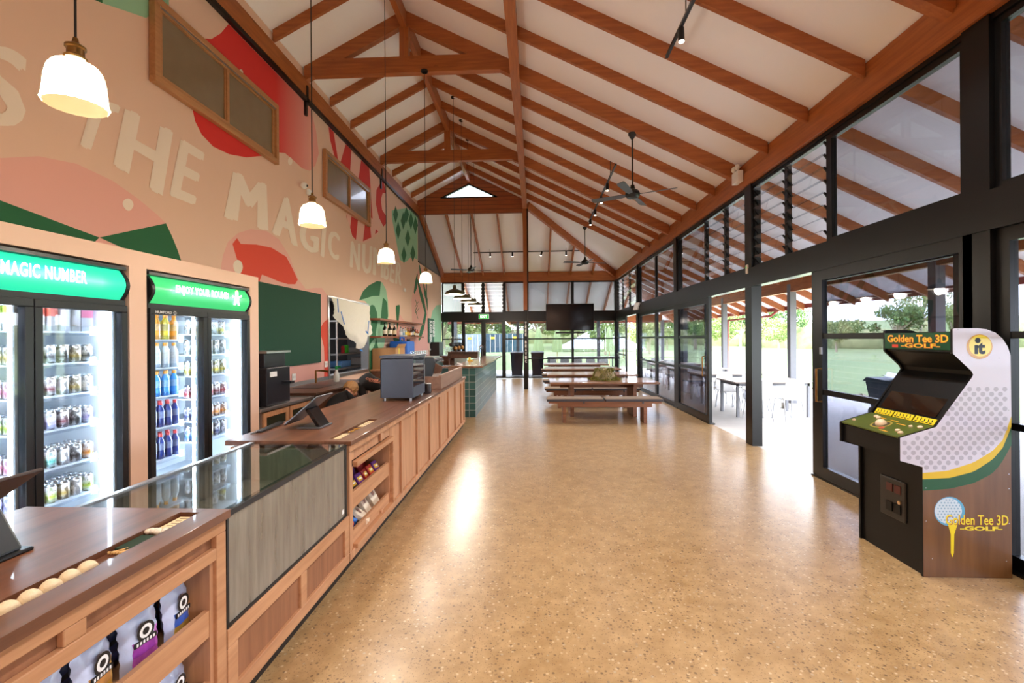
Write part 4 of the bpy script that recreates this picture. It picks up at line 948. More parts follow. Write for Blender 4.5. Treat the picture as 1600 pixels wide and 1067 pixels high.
# tiled bar
def tiles():
    m, nt, b = newmat('green_glazed_tile'); v = objvec(nt); sp = nt.nodes.new('ShaderNodeSeparateXYZ'); nt.links.new(v, sp.inputs[0])
    cb = nt.nodes.new('ShaderNodeCombineXYZ'); ad = nt.nodes.new('ShaderNodeMath'); nt.links.new(sp.outputs['X'], ad.inputs[0]); nt.links.new(sp.outputs['Y'], ad.inputs[1])
    nt.links.new(ad.outputs[0], cb.inputs['X']); nt.links.new(sp.outputs['Z'], cb.inputs['Y'])
    br = nt.nodes.new('ShaderNodeTexBrick'); nt.links.new(cb.outputs[0], br.inputs['Vector']); br.offset = 0
    br.inputs['Scale'].default_value = 1; br.inputs['Brick Width'].default_value = .075 * 4; br.inputs['Row Height'].default_value = .15; br.inputs['Mortar Size'].default_value = .007
    br.inputs['Color1'].default_value = lin((38, 78, 72)); br.inputs['Color2'].default_value = lin((58, 104, 100)); br.inputs['Mortar'].default_value = lin((150, 158, 150))
    nt.links.new(br.outputs['Color'], b.inputs['Base Color']); b.inputs['Roughness'].default_value = .3; b.inputs['Coat Weight'].default_value = .15
    n = noise(nt, 14, 2, v); n2 = mix(nt, .5, n, br.outputs['Fac']); bump(nt, b, n2, .25, .01); return m
TILE = tiles()
t = thing('tiled_bar', 'dark green glazed tile bar at the far left of the room', 'bar counter', (-2.0, 12.6, 0))
box('bar_body', TILE, -1.56, -1.268, 9.9, 15.35, 0, 1.06, t); box('bar_return', TILE, -2.7, -1.56, 9.9, 10.05, 0, 1.06, t)
o = MB().box(-1.75, -1.1, 10.05, 15.6, 1.062, 1.1).box(-2.8, -1.1, 9.8, 10.05, 1.062, 1.1).build('worktop', wood('bar_top_timber', (120, 84, 62), (150, 108, 80), 'y', .22, .6, knots=False, coat=.4), bevel=.004); tag(o, 'pale sheened timber top of the green tiled bar', 'worktop')
t = thing('back_bar_shelf', 'low timber rack standing on the bar by the far doors', 'rack', (-2.2, 15.2, 1.0))
mb = MB().box(-2.9, -1.9, 15.6, 15.64, 1.02, 1.22).box(-2.9, -1.9, 15.5, 15.75, 1.22, 1.24); mb.box(-2.9, -2.87, 15.5, 15.75, 0, 1.22).box(-1.93, -1.9, 15.5, 15.75, 0, 1.22); mb.build('rack_frame', WALD, t)
t = thing('bar_tap', 'slim chrome tap rising from the tiled bar', 'tap', (-1.62, 13.6, 1.1)); MB().tube([(-1.62, 13.6, 1.1), (-1.62, 13.6, 1.42), (-1.56, 13.6, 1.48), (-1.5, 13.6, 1.42)], .018, 8).build('tap_spout', CHR, t, True)
t = thing('beer_font', 'dark bar font with two handles behind the bar', 'tap', (-1.66, 14.6, 1.1)); MB().tube([(-1.66, 14.6, 1.1), (-1.66, 14.6, 1.34), (-1.66, 14.35, 1.36), (-1.66, 14.85, 1.36)], .025, 8).build('font_body', DARK, t, True); MB().tube([(-1.62, 14.4, 1.3), (-1.6, 14.4, 1.46)], .015, 6).tube([(-1.62, 14.8, 1.3), (-1.6, 14.8, 1.46)], .015, 6).build('tap_handle', DARK, t)
o = MB().box(-1.72, -1.6, 11.9, 12.1, 1.1, 1.13).box(-1.7, -1.66, 11.95, 12.05, 1.13, 1.2).build('card_reader', M('yellow_dark_reader', (190, 160, 50), .5)); tag(o, 'small yellow card reader on the tiled bar', 'card reader')
o = MB().obox((-1.66, 10.25, 1.125), (.12, .07, .03), Euler((0, .3, .4)).to_matrix()).build('paper_slip', WHITE); tag(o, 'folded white paper slip on the near end of the bar', 'paper')

# ------------------------------------------------------------------ drinks fridges in the peach surround
FX = -3.1; F1 = (2.07, 3.42); F2 = (3.61, 4.95)
t = thing('fridge_surround', 'peach painted box wall enclosing the two drinks fridges', 'enclosure', (-3.5, 3, 0)); t['kind'] = 'structure'
mb = MB().box(XW, FX, YB, 5.11, 2.255, 2.382).box(XW, FX, 3.42 + .015, 3.61 - .015, 0, 2.255).box(XW, FX, 4.955, 5.11, 0, 2.255).box(XW, FX, YB, 2.06, 0, 2.255).build('surround_panel', PEACH, t)
ICE = M('fridge_liner', (232, 240, 248), .5, var=.02); LED = M('fridge_light_tube', (225, 240, 255), .4, em=40, var=0)
def sign_mat(name, c):
    m, nt, b = newmat(name); b.inputs['Base Color'].default_value = lin(c); sp = nt.nodes.new('ShaderNodeSeparateXYZ'); nt.links.new(objvec(nt, kind='Generated'), sp.inputs[0])
    z = ramp(nt, sp.outputs['Z'], [(.1, (0, 0, 0)), (.5, (1, 1, 1)), (.9, (0, 0, 0))]); y = ramp(nt, sp.outputs['Y'], [(.03, (0, 0, 0)), (.15, (1, 1, 1)), (.85, (1, 1, 1)), (.97, (0, 0, 0))])
    f = mix(nt, 1, z, y, 'MULTIPLY'); n = nt.nodes.new('ShaderNodeMath'); n.operation = 'POWER'; n.inputs[1].default_value = 3; nt.links.new(f, n.inputs[0])
    nt.links.new(mix(nt, n.outputs[0], lin(c), lin((170, 235, 215))), b.inputs['Emission Color']); b.inputs['Emission Strength'].default_value = .72; b.inputs['Roughness'].default_value = .3; return m
SGL = M('sign_lit_white', (255, 255, 255), .4, em=2.6, var=0)
FRK = M('fridge_black', (24, 26, 30), .35, var=.1)
def fridge(y0, y1, lab, sc, txt, tx0, tx1, fig):
    t = thing('drinks_fridge', lab, 'fridge', (-3.45, (y0 + y1) / 2, 0)); y0 += .01; y1 -= .01
    ym = (y0 + y1) / 2; xb = XW + .06; zt = 2.24
    MB().box(xb, xb + .03, y0, y1, .1, zt).box(xb + .03, FX - .06, y0, y0 + .035, .1, 1.98).box(xb + .03, FX - .06, y1 - .035, y1, .1, 1.98).box(xb + .03, FX - .06, y0, y1, 1.93, 1.98).box(xb + .03, FX - .06, y0, y1, .34, .38).build('liner', ICE, t)
    MB().box(xb, FX - .02, y0, y1, .06, .34).build('cabinet_base', FRK, t); MB().box(xb + .03, FX - .066, y0, y1, 1.98, zt).box(FX - .07, FX - .01, y0, y1, 1.945, 1.985).box(FX - .07, FX + .0, y0, y1, zt - .025, zt).build('canopy', FRK, t)
    box('liner_centre', ICE, xb + .03, xb + .1, ym - .02, ym + .02, .38, 1.93, t)
    # lit sign, a bulging panel
    n = 8; P = [(FX - .065, 1.98)] + [(FX - .03 + .055 * math.sin(PI * k / n), 1.985 + (zt - 2.015) * k / n) for k in range(n + 1)] + [(FX - .065, zt - .025)]
    sg = MB().prism(P, 'y', y0 + .03, y1 - .03).build('sign_panel', sc, t, True)
    for ye_ in (y0, y1 - .028): MB().prism([(p[0] + .006, p[1]) for p in P], 'y', ye_, ye_ + .028).build('sign_end_cap', FRK, t)
    mb = MB(); V, F = unit(txt, .025, 1.1); zc = 2.115; H = .085
    def sgp(yy, zz):
        k = (zz - 1.985) / (zt - 2.015); return (FX + .0265, yy, zz)
    mb.add([sgp(tx0 + a * (tx1 - tx0), zc - H / 2 + b_ * H) for a, b_ in V], F)
    mb.build('sign_lettering', SGL, sg)
    if fig:
        mb = MB(); fy = 4.69
        def blob(pts, m=0): mb.add([sgp(fy + p[0], zc + p[1]) for p in pts], [tuple(range(len(pts)))], m)
        blob([(.028 * math.cos(k * .785), .045 + .026 * math.sin(k * .785)) for k in range(8)]); blob([(-.03, .02), (.03, .02), (.035, -.03), (-.035, -.03)]); blob([(-.03, .01), (-.075, .0), (-.07, .02)]); blob([(.03, .0), (.08, .02), (.075, .035), (.03, .015)])
        blob([(-.035, -.03), (-.005, -.03), (-.02, -.075), (-.055, -.075)]); blob([(.005, -.03), (.035, -.03), (.05, -.075), (.015, -.075)]); blob([(-.03, .058), (.026, .066), (.0, .085)], 1)
        mb.build('sign_emblem', [SGL, M('emblem_orange', (255, 190, 120), .4, em=1.2)], sg)
        mb = MB(); ftext(mb, 'HUXFORD', (FX + .012, y0 + .05, 1.905), (0, .17, 0), (0, 0, .022), 0, .02); 
        for k in range(6): a = k * PI / 3; mb.add([(FX + .012, y0 + .255 + .004 * math.cos(a), 1.916 + .004 * math.sin(a)), (FX + .012, y0 + .255 + .02 * math.cos(a - .25), 1.916 + .02 * math.sin(a - .25)), (FX + .012, y0 + .255 + .02 * math.cos(a + .25), 1.916 + .02 * math.sin(a + .25))], [(0, 1, 2)])
        mb.build('maker_lettering', WHITE, t)
    for a, b_ in ((y0, ym - .003), (ym + .003, y1)):
        d = MB(); e = .05; x0, x1 = FX - .045, FX + .01
        d.box(x0, x1, a, b_, .16, .16 + e * 1.6).box(x0, x1, a, b_, 1.945 - e, 1.945).box(x0, x1, a, a + e, .16 + e * 1.6, 1.945 - e).box(x0, x1, b_ - e, b_, .16 + e * 1.6, 1.945 - e)
        dd = d.build('door', FRK, t, bevel=.004)
        box('door_glass', CLEAR, FX - .02, FX - .014, a + e - .01, b_ - e + .01, .23, 1.905, dd)
        box('door_seal', M('grey_seal', (150, 158, 166), .5), FX - .06, FX - .046, b_ - e - .012, b_ - e + .01, .24, 1.9, dd)
    for yy in (y0 + .05, ym - .045, ym + .045, y1 - .05):
        MB().tube([(FX - .1, yy, .42), (FX - .1, yy, 1.9)], .011, 8).build('light_tube', LED, t, True)
    return t
fridge(*F1, 'tall two door drinks fridge with lit green MAGIC NUMBER sign', sign_mat('sign_aqua', (40, 205, 160)), 'MAGIC NUMBER', 2.55, 3.07, False)
fridge(*F2, 'tall two door drinks fridge with lit green ENJOY YOUR ROUND sign', sign_mat('sign_green', (60, 185, 110)), 'ENJOY YOUR ROUND', 3.87, 4.56, True)
# shelves and drinks
SH = M('white_wire_shelf', (226, 234, 242), .4)
def can_mat(i, c): 
    m, nt, b = newmat('can_print_%d' % i); sp = nt.nodes.new('ShaderNodeSeparateXYZ'); nt.links.new(objvec(nt), sp.inputs[0])
    n = noise(nt, 38, 2, objvec(nt, (1, 1, .6))); base = ramp(nt, sp.outputs['Z'], [(.0, lin((225, 225, 230))), (.045, lin(c)), (.085, lin((232, 232, 236)))])
    sp_ = nt.nodes; nt.links.new(mix(nt, ramp(nt, n, [(.48, (0, 0, 0)), (.55, (.8, .8, .8))]), base, lin(tuple(int(q * .55) for q in c))), b.inputs['Base Color']); b.inputs['Roughness'].default_value = .3; b.inputs['Metallic'].default_value = .15; return m
ALU = M('can_aluminium', (200, 204, 210), .25, .9)
def can(i, c, slim=False):
    r, h = (.029, .145) if slim else (.033, .125)
    return MB().lathe([(r * .8, 0), (r, .008), (r, h - .014), (r * .82, h), (r * .78, h - .003), (0, h - .003)], (0, 0, 0), 14).build('drink_can', [can_mat(i, c)], smooth=True, origin=(0, 0, 0))
def cap_top(o):
    me = o.data; me.materials.append(ALU)
    top = max(v.co.z for v in me.vertices)
    for p in me.polygons:
        if p.center.z > top - .012: p.material_index = 1
def bottle(i, liq, capc, h=.22, r=.033):
    lm = M('drink_%d' % i, liq, .2, coat=.3); cm = M('bottle_cap_%d' % i, capc, .4); lb = M('bottle_label_%d' % i, tuple(min(255, int(q * .5 + 90)) for q in liq), .4, var=.3, scale=60)
    mb = MB().lathe([(r * .85, 0), (r, .01), (r, h * .25), (r * .93, h * .3), (r, h * .35)], (0, 0, 0), 14, 0).lathe([(r * 1.01, h * .35), (r * 1.01, h * .62)], (0, 0, 0), 14, 1).lathe([(r, h * .62), (r * .8, h * .74), (r * .45, h * .84), (r * .42, h * .88)], (0, 0, 0), 14, 0).lathe([(r * .5, h * .87), (r * .5, h), (0, h)], (0, 0, 0), 14, 2)
    return mb.build('drink_bottle', [lm, lb, cm], smooth=True, origin=(0, 0, 0))
def carton(i, c): return MB().box(-.032, .032, -.032, .032, 0, .1, 0).box(-.032, .032, -.032, .032, .1, .16, 1).prism([(-.032, .16), (.032, .16), (0, .185)], 'x', -.032, .032, 2).build('drink_carton', [M('carton_low_%d' % i, (222, 222, 230), .5), M('carton_high_%d' % i, c, .5), WHITE], origin=(0, 0, 0))
CN = {'white': (226, 226, 232), 'lilac': (170, 160, 215), 'lime': (176, 200, 60), 'teal': (60, 170, 160), 'pink': (226, 130, 160), 'black': (40, 40, 46), 'green': (40, 140, 90), 'gold': (200, 170, 90), 'red': (200, 50, 56), 'orange': (232, 150, 50), 'yellow': (226, 208, 60), 'navy': (40, 60, 130), 'maroon': (120, 40, 60), 'coral': (226, 100, 80), 'sky': (70, 150, 220), 'clear': (196, 206, 216)}
protos_c = {}
def get(kind, key, capc=None):
    k = (kind, key, capc)
    if k in protos_c:
        o = protos_c[k].copy(); COL.objects.link(o); return o
    i = len(protos_c); c = CN[key]
    if kind == 'can': o = can(i, c); cap_top(o)
    elif kind == 'slim': o = can(i, c, True); cap_top(o)
    elif kind == 'carton': o = carton(i, c)
    else: o = bottle(i, c, CN[capc])
    protos_c[k] = o; return o
ORD = ['top', 'second', 'third', 'fourth', 'fifth', 'sixth', 'bottom']
def shelves(fr, dr, ya, yb_, zs, rows, depth=3):
    """zs shelf heights top down; rows: per shelf (kind, list of colours over the width, cap)"""
    for s, (z, (kind, cs, cp)) in enumerate(zip(zs, rows)):
        sh = thing('fridge_shelf', 'white wire shelf, %s behind the %s of the %s' % (ORD[s], dr, fr), 'shelf', (-3.45, (ya + yb_) / 2, z - .02))
        box('shelf_plate', SH, XW + .12, FX - .16, ya, yb_, z - .012, z, sh); MB().box(FX - .165, FX - .155, ya, yb_, z - .03, z + .035).build('shelf_front', CLEARW, sh)
        w = (yb_ - ya); n = len(cs)
        for j, cn in enumerate(cs):
            for d in range(depth if kind != 'bottle' else 2):
                o = get(kind, cn, cp); y = ya + w * (j + .5) / n; x = FX - .205 - d * .075
                o.location = (x, y, z); o.rotation_euler = (0, 0, (j * 1.7 + d) % 6)
                nm = {'can': 'can', 'slim': 'slim can', 'carton': 'carton', 'bottle': 'bottle'}[kind]
                lb = '%s drink %s, %s shelf, %s of %s' % (cn, nm, ORD[s], dr, fr)
                if kind == 'bottle': lb = '%s bottle with %s cap, %s shelf, %s of %s' % (cn, cp, ORD[s], dr, fr)
                tag(o, lb, 'can' if kind in ('can', 'slim') else kind, '%s %ss, %s shelf, %s, %s' % (cn, nm, ORD[s], dr, fr))
CLEARW = glass('shelf_front_acrylic', (.9, .93, .97), .05)
A, Bf = 'MAGIC NUMBER fridge', 'ENJOY YOUR ROUND fridge'
zl = [1.75, 1.53, 1.31, 1.08, .82, .58]
shelves(A, 'near door', F1[0] + .06, (F1[0] + F1[1]) / 2 - .06, zl, [('carton', ['yellow', 'yellow', 'red', 'red', 'white', 'gold'], None), ('slim', ['white', 'white', 'clear', 'white', 'clear', 'clear', 'black'], None), ('can', ['gold', 'gold', 'yellow', 'gold', 'gold', 'lime', 'lime'], None),
        ('can', ['green', 'green', 'green', 'teal', 'green', 'green', 'lilac'], None), ('can', ['green', 'red', 'green', 'teal', 'red', 'green', 'red'], None), ('can', ['lilac', 'navy', 'lilac', 'teal', 'lilac', 'red', 'navy'], None)], 2)
shelves(A, 'far door', (F1[0] + F1[1]) / 2 + .06, F1[1] - .08, zl, [('carton', ['lime', 'coral', 'coral', 'white', 'white', 'pink'], None), ('can', ['gold', 'lime', 'black', 'black', 'gold', 'black'], None), ('can', ['pink', 'white', 'maroon', 'white', 'gold', 'white'], None),
        ('can', ['lime', 'pink', 'lilac', 'maroon', 'black', 'lilac'], None), ('can', ['pink', 'coral', 'teal', 'white', 'black', 'orange'], None), ('can', ['lilac', 'lilac', 'lime', 'gold', 'white', 'lime'], None)])
zl2 = [1.69, 1.44, 1.19, .92, .64]
shelves(Bf, 'near door', F2[0] + .06, (F2[0] + F2[1]) / 2 - .1, zl2, [('bottle', ['gold', 'orange', 'orange', 'yellow', 'orange'], 'orange'), ('bottle', ['lime', 'clear', 'clear', 'clear', 'clear'], 'orange'), ('bottle', ['maroon', 'sky', 'sky', 'sky', 'sky'], 'orange'),
        ('bottle', ['navy', 'navy', 'navy', 'navy', 'navy', 'navy'], 'red'), ('bottle', ['navy', 'navy', 'navy', 'navy', 'navy', 'navy'], 'red')])
zl3 = [1.74, 1.54, 1.335, 1.115, .90, .70]
shelves(Bf, 'far door', (F2[0] + F2[1]) / 2 + .06, F2[1] - .1, zl3, [('slim', ['clear', 'yellow', 'clear', 'yellow'], None), ('slim', ['clear', 'clear', 'clear', 'clear', 'clear'], None), ('slim', ['yellow', 'yellow', 'yellow', 'yellow', 'yellow'], None),
        ('can', ['red', 'red', 'red', 'maroon', 'red'], None), ('can', ['navy', 'gold', 'orange', 'orange', 'orange'], None), ('slim', ['sky', 'orange', 'yellow', 'navy', 'white'], None)], 2)
# leafy sprig on the fridge glass
# ------------------------------------------------------------------ back bench, wall things behind the counter
BB = thing('back_bench', 'stainless underbench fridge with timber doors behind the counter', 'bench', (-3.4, 5.5, 0))
box('bench_body', STEEL, XW + .02, -3.12, 5.13, 6.38, .1, .86, BB); box('bench_top', STEEL, XW + .003, -3.08, 5.12, 6.39, .86, .895, BB, bevel=.003); box('upstand', STEEL, XW + .003, XW + .02, 5.12, 8.6, .895, .99, BB)
for y in (5.2, 5.78): 
    d = MB(); d.box(-3.12, -3.10, y, y + .55, .15, .21).box(-3.12, -3.10, y, y + .55, .78, .84).box(-3.12, -3.10, y, y + .06, .21, .78).box(-3.12, -3.10, y + .49, y + .55, .21, .78); dd = d.build('door', OAKZ, BB); box('door_glass', M('dark_glass', (36, 44, 34), .1), -3.118, -3.11, y + .06, y + .49, .21, .78, dd)
t = thing('sink_bench', 'dark brown timber bench with sunk black basin behind the counter', 'bench', (-3.3, 7.4, 0))
MB().box(XW + .03, -3.1, 6.4, 8.55, .1, .9).build('bench_body', WALD, t); MB().box(XW + .03, -3.06, 6.4, 8.6, .9, .93).build('bench_top', WALD, t, bevel=.003); box('basin', DARK, -3.72, -3.3, 7.0, 7.6, .9305, .934, t)
box('bench_leg', WALD, XW + .1, -3.2, 6.45, 8.5, 0, .1, t)
MB().tube([(-3.78, 7.9, .93), (-3.78, 7.9, 1.14), (-3.66, 7.9, 1.14), (-3.56, 7.9, 1.13)], .018, 8).build('copper_tap', BRASS, t, True)
t = thing('spray_bottle', 'white spray bottle with green nozzle by the sink', 'bottle', (-3.5, 8.1, .93)); MB().lathe([(.045, 0), (.05, .02), (.05, .12), (.018, .2), (.018, .22)], (-3.5, 8.1, .93), 16).build('bottle_body', M('spray_white', (226, 232, 226), .4), t, True)
MB().box(-3.52, -3.48, 8.08, 8.12, 1.15, 1.21).box(-3.48, -3.43, 8.09, 8.11, 1.18, 1.21).build('nozzle', M('spray_green', (30, 150, 80), .4), t, bevel=.004)
t = thing('coffee_machine', 'tall black coffee machine beside the fridge surround', 'coffee machine', (-3.2, 5.45, .895))
CMK = M('coffee_machine_black', (30, 32, 38), .3, var=.1)
box('body', CMK, -3.5, -3.12, 5.3, 5.82, .9, 1.35, t, bevel=.01); box('base_block', CMK, -3.48, -3.2, 5.3, 5.8, .895, 1.0, t); box('hopper', CMK, -3.5, -3.16, 5.32, 5.78, 1.35, 1.52, t, bevel=.01); box('hopper_tray', STEEL, -3.52, -3.12, 5.3, 5.84, 1.52, 1.545, t); box('spout', CMK, -3.12, -3.0, 5.62, 5.7, 1.14, 1.17, t); box('display', WHITE, -3.118, -3.11, 5.36, 5.5, 1.24, 1.3, t)
t = thing('green_board', 'dark green rectangular board on the mural wall behind the counter', 'board', (XW, 7.2, 1.27))
mb = MB().prism([(5.6, 1.25), (8.28, 1.27), (8.28, 2.5), (5.6, 2.5)], 'x', XW + .008, XW + .03); mb.build('board_face', M('board_green', (22, 70, 50), .85, var=.05), t); 
def plate(name, lb, y, z, m=WHITE, w=.11, h=.11, cat='socket'):
    t = thing(name, lb, cat, (XW, y, z)); box('cover_plate', m, XW + .008, XW + .018, y - w / 2, y + w / 2, z - h / 2, z + h / 2, t, bevel=.003)
    for s in (-1, 1): box('rocker', M('rocker_white', (215, 215, 212), .5), XW + .018, XW + .022, y + s * w * .2 - .012, y + s * w * .2 + .012, z - .02, z + .02, t)
p = at(458, 589, 'x', XW); plate('wall_socket', 'white power socket low on the pink wall under the green board', p.y, p.z)
p = at(508.5, 569, 'x', XW); plate('light_switch', 'white switch plate on the red stripe beside the kitchen pass', p.y, p.z, cat='switch')
# kitchen pass: drop cloth, frame, kitchen shelves
t = thing('drop_cloth', 'cream drop cloth taped over the kitchen pass opening', 'cloth', (XW + .06, 9.7, 1.7))
n, mr = 26, 22; V = []; F = []
def itp(x, T):
    for (xa, za), (xb_, zb) in zip(T, T[1:]):
        if xa <= x <= xb_: return za + (zb - za) * (x - xa) / (xb_ - xa)
    return T[-1][1]
R = random.Random(5)
for j in range(mr + 1):
    v = j / mr
    for i in range(n + 1):
        u = i / n; hang = itp(u, [(0, .34), (.12, .5), (.3, .68), (.5, .95), (.62, 1.0), (.75, .92), (.88, .78), (1, .6)]) + .02 * math.sin(u * 40)
        y = 8.66 + 2.08 * u + .14 * v * (1 - u); z = 2.48 - .03 * u - v * hang
        x = XW + .06 + .03 * math.sin(u * 23 + v * 4) * (.2 + v) + .10 * math.exp(-((v - .85) / .15) ** 2) * math.exp(-((u - .6) / .25) ** 2)
        V.append((x + .012 * math.sin(u * 60 + v * 30) * v, y, z + .015 * math.sin(u * 30) * v))
for j in range(mr):
    for i in range(n): a = j * (n + 1) + i; F.append((a, a + 1, a + n + 2, a + n + 1))
V2 = V + [(v[0] - .004, v[1], v[2]) for v in V]; q = len(V); F2 = F + [tuple(q + i for i in f[::-1]) for f in F]
MB().add(V2, F2).build('cloth', M('cream_canvas', (240, 234, 222), .9, bmp=.3, scale=30), t, 2)
TB = M('blue_tape', (40, 110, 190), .6)
for a, b_ in (((8.80, 2.46), (8.84, 2.2)), ((8.96, 2.22), (9.12, 1.98)), ((10.5, 2.1), (10.42, 1.82)), ((9.95, 1.45), (10.1, 1.42)), ((10.3, 1.86), (10.45, 1.8))):
    MB().beam((XW + .115, a[0], a[1]), (XW + .115, b_[0], b_[1]), .006, .035, up=(0, 1, 0)).build('tape_strip', TB, t)
KS = thing('kitchen_rack', 'steel rack with shelves seen through the kitchen pass', 'rack', (-5.0, 12.5, 0))
for x in (-4.7, -5.2):
    for y in (10.9, 14.1): MB().tube([(x, y, 0), (x, y, 2.2)], .02, 8).build('rack_post', STEEL, KS)
for z in (.95, 1.3, 1.68, 2.1): box('rack_shelf', STEEL, -5.25, -4.65, 10.85, 14.15, z, z + .03, KS)
for i, (nm, c, y, z, s, lb) in enumerate([('storage_tub', (90, 150, 220), 9.6, .981, (.3, .6, .16), 'blue tub on the lowest shelf of the kitchen rack'), ('sauce_bottle', (200, 40, 40), 9.75, 1.33, (.08, .08, .18), 'red bottle on the kitchen rack shelf'), ('storage_tub', (80, 220, 60), 9.95, 1.33, (.1, .12, .2), 'bright green tub on the kitchen rack shelf'), ('steel_pot', (190, 190, 195), 10.7, 1.33, (.3, .5, .12), 'steel pan on the kitchen rack shelf'), ('steel_tray', (210, 214, 220), 10.9, .98, (.3, .5, .2), 'pile of bright steel trays low in the kitchen rack')]):
    o = box(nm, M(nm + str(i), c, .4), -4.95 - s[0] / 2, -4.95 + s[0] / 2, y + 2.1 - s[1] / 2, y + 2.1 + s[1] / 2, z, z + s[2], bevel=.015); tag(o, lb, nm.split('_')[1])
kl = bpy.data.lights.new('kitchen_lamp_light', 'AREA'); kl.energy = 90 * LAMP_K; kl.size = 1.0; klo = bpy.data.objects.new('kitchen_lamp_light', kl); COL.objects.link(klo); klo.location = (-5, 9.9, 2.9)
o = box('ceiling_panel_light', M('kitchen_panel', (255, 250, 240), .5, em=1), -5.5, -4.5, 9.4, 10.4, 2.93, 2.99); tag(o, 'flat light panel on the kitchen ceiling', 'light')
# low benches behind the bar with cartons and jerry can
t = thing('side_bench', 'timber shelf bench along the wall past the kitchen pass', 'bench', (-3.6, 13, 0)); box('bench_top', OAKY, XW + .01, -3.25, 10.85, 15.6, .93, .96, t); box('bench_body', WALD, XW + .02, -3.3, 10.85, 15.6, 0, .93, t)
t = thing('cardboard_box', 'tall open cardboard box beside the kitchen pass', 'box', (-3.6, 11.3, .96)); KB = M('cardboard', (176, 132, 88), .8); mb = MB().box(XW + .03, -3.3, 10.95, 11.75, .96, 1.46); mb.build('box_body', KB, t); MB().obox((-3.28, 11.35, 1.5), (.01, .7, .12), Euler((0, .5, 0)).to_matrix()).build('box_flap', KB, t); box('yellow_tape', M('yellow_tape', (220, 210, 50), .5), -3.3, -3.297, 11.2, 11.26, 1.3, 1.46, t)
o = MB().box(-2.62, -2.3, 8.9, 9.6, .0, .86).build('cardboard_box', KB, bevel=.005); tag(o, 'low cardboard carton on the floor behind the crouching person in black', 'box')
JB = M('jerry_blue', (36, 96, 190), .4)
t = thing('jerry_can', 'blue plastic jerry can behind the cardboard box', 'container', (-3.55, 12.4, .96)); box('can_body', JB, XW + .1, -3.3, 12.0, 12.75, .96, 1.62, t, bevel=.05); MB().tube([(-3.55, 12.2, 1.6), (-3.55, 12.2, 1.72), (-3.55, 12.55, 1.72), (-3.55, 12.55, 1.6)], .025, 8).build('can_handle', JB, t, True); MB().tube([(-3.45, 12.65, 1.6), (-3.45, 12.65, 1.68)], .05, 12).build('can_cap', DARK, t)
# bottle shelves
SHM = wood('shelf_timber', (126, 66, 38), (150, 84, 50), 'y', .4, 1, knots=False)
for z, lb in ((2.13, 'upper timber wall shelf over the spirits'), (1.71, 'lower timber wall shelf carrying wine and spirit bottles')):
    o = box('wall_shelf', SHM, XW + .006, XW + .26, 10.86, 15.2, z, z + .045, bevel=.003); tag(o, lb, 'shelf')
def sbottle(y, h, r, gc, lc, lb, liq=None):
    t = thing('spirit_bottle', lb, 'bottle', (XW + .14, y, 1.755)); x = XW + .14
    MB().lathe([(r * .9, 0), (r, .01), (r, h * .55), (r * .4, h * .72), (r * .33, h * .9)], (x, y, 1.755), 14).build('bottle_glass', M('bg' + lb[:20], gc, .15, coat=.5), t, True)
    MB().lathe([(r * .4, h * .9), (r * .4, h), (0, h)], (x, y, 1.755), 10).build('cap', DARK, t, True); MB().lathe([(r * 1.02, h * .15), (r * 1.02, h * .45)], (x, y, 1.755), 14).build('label', M('lb' + lb[:20], lc, .6), t, True)
for i, (y, h, r, gc, lc, lb) in enumerate([(11.55, .34, .055, (22, 26, 20), (230, 214, 190), 'dark wine bottle at the near end of the shelf'), (11.95, .34, .055, (22, 26, 20), (230, 214, 190), 'dark wine bottle second from the near end'), (12.35, .34, .055, (22, 26, 20), (226, 200, 160), 'dark wine bottle third from the near end'),
      (12.95, .27, .05, (190, 200, 204), (230, 230, 232), 'clear spirit bottle next after the wine'), (13.2, .24, .045, (190, 200, 204), (120, 160, 190), 'clear spirit bottle with blue label'), (13.42, .27, .045, (200, 206, 196), (226, 200, 80), 'clear spirit bottle with yellow label'), (13.62, .26, .045, (170, 130, 60), (226, 190, 70), 'pale gold spirit bottle'),
      (13.82, .25, .045, (120, 60, 24), (220, 160, 60), 'amber whisky bottle with gold label'), (14.02, .26, .04, (60, 34, 20), (240, 230, 220), 'brown bottle with white label'), (14.2, .3, .045, (40, 24, 18), (200, 200, 200), 'tall near black bottle'), (14.36, .3, .045, (50, 26, 18), (220, 190, 120), 'tall dark brown bottle'), (14.56, .24, .045, (140, 70, 24), (236, 220, 190), 'short amber bottle'), (14.78, .22, .06, (170, 84, 34), (236, 226, 210), 'squat copper coloured bottle at the far end')]):
    sbottle(y, h, r, gc, lc, lb + ' on the wall shelf')
p = at(668, 497, 'x', XW); q_ = at(677, 535, 'x', XW)
t = thing('menu_board', 'narrow green menu board with white writing on the far left wall', 'sign', (XW, 17, 1.5)); box('board_face', M('menu_green', (14, 86, 62), .6), XW + .01, XW + .03, p.y, q_.y, q_.z, p.z, t)
mb = MB(); yy, zz = p.y + .2, p.z
for k in range(2): 
    V, F = unit('BURGER MENU' if k == 0 else 'DRINKS', .04); mb.add([(XW + .032, yy + k * .5 + b_ * .38, zz - .08 - (a * (.85 if k == 0 else .6))) for a, b_ in V], F)
mb.box(XW + .031, XW + .033, yy, yy + .9, zz - 1.18, zz - 1.12); mb.build('writing', WHITE, t)
o = box('tall_equipment_stand', DARK, XW + .01, XW + .35, 17.2, 17.9, 0, 1.55); tag(o, 'dark upright cabinet by the wall under the menu board', 'cabinet')
t = thing('back_bar_bench', 'dark timber bench with glassware and grinders at the far left', 'bench', (-3.2, 14.5, 0)); box('bench_body', WALD, -3.2, -2.75, 15.9, 18.9, 0, 1.05, t); box('bench_top', WALD, -3.25, -2.7, 15.85, 18.95, 1.05, 1.09, t)
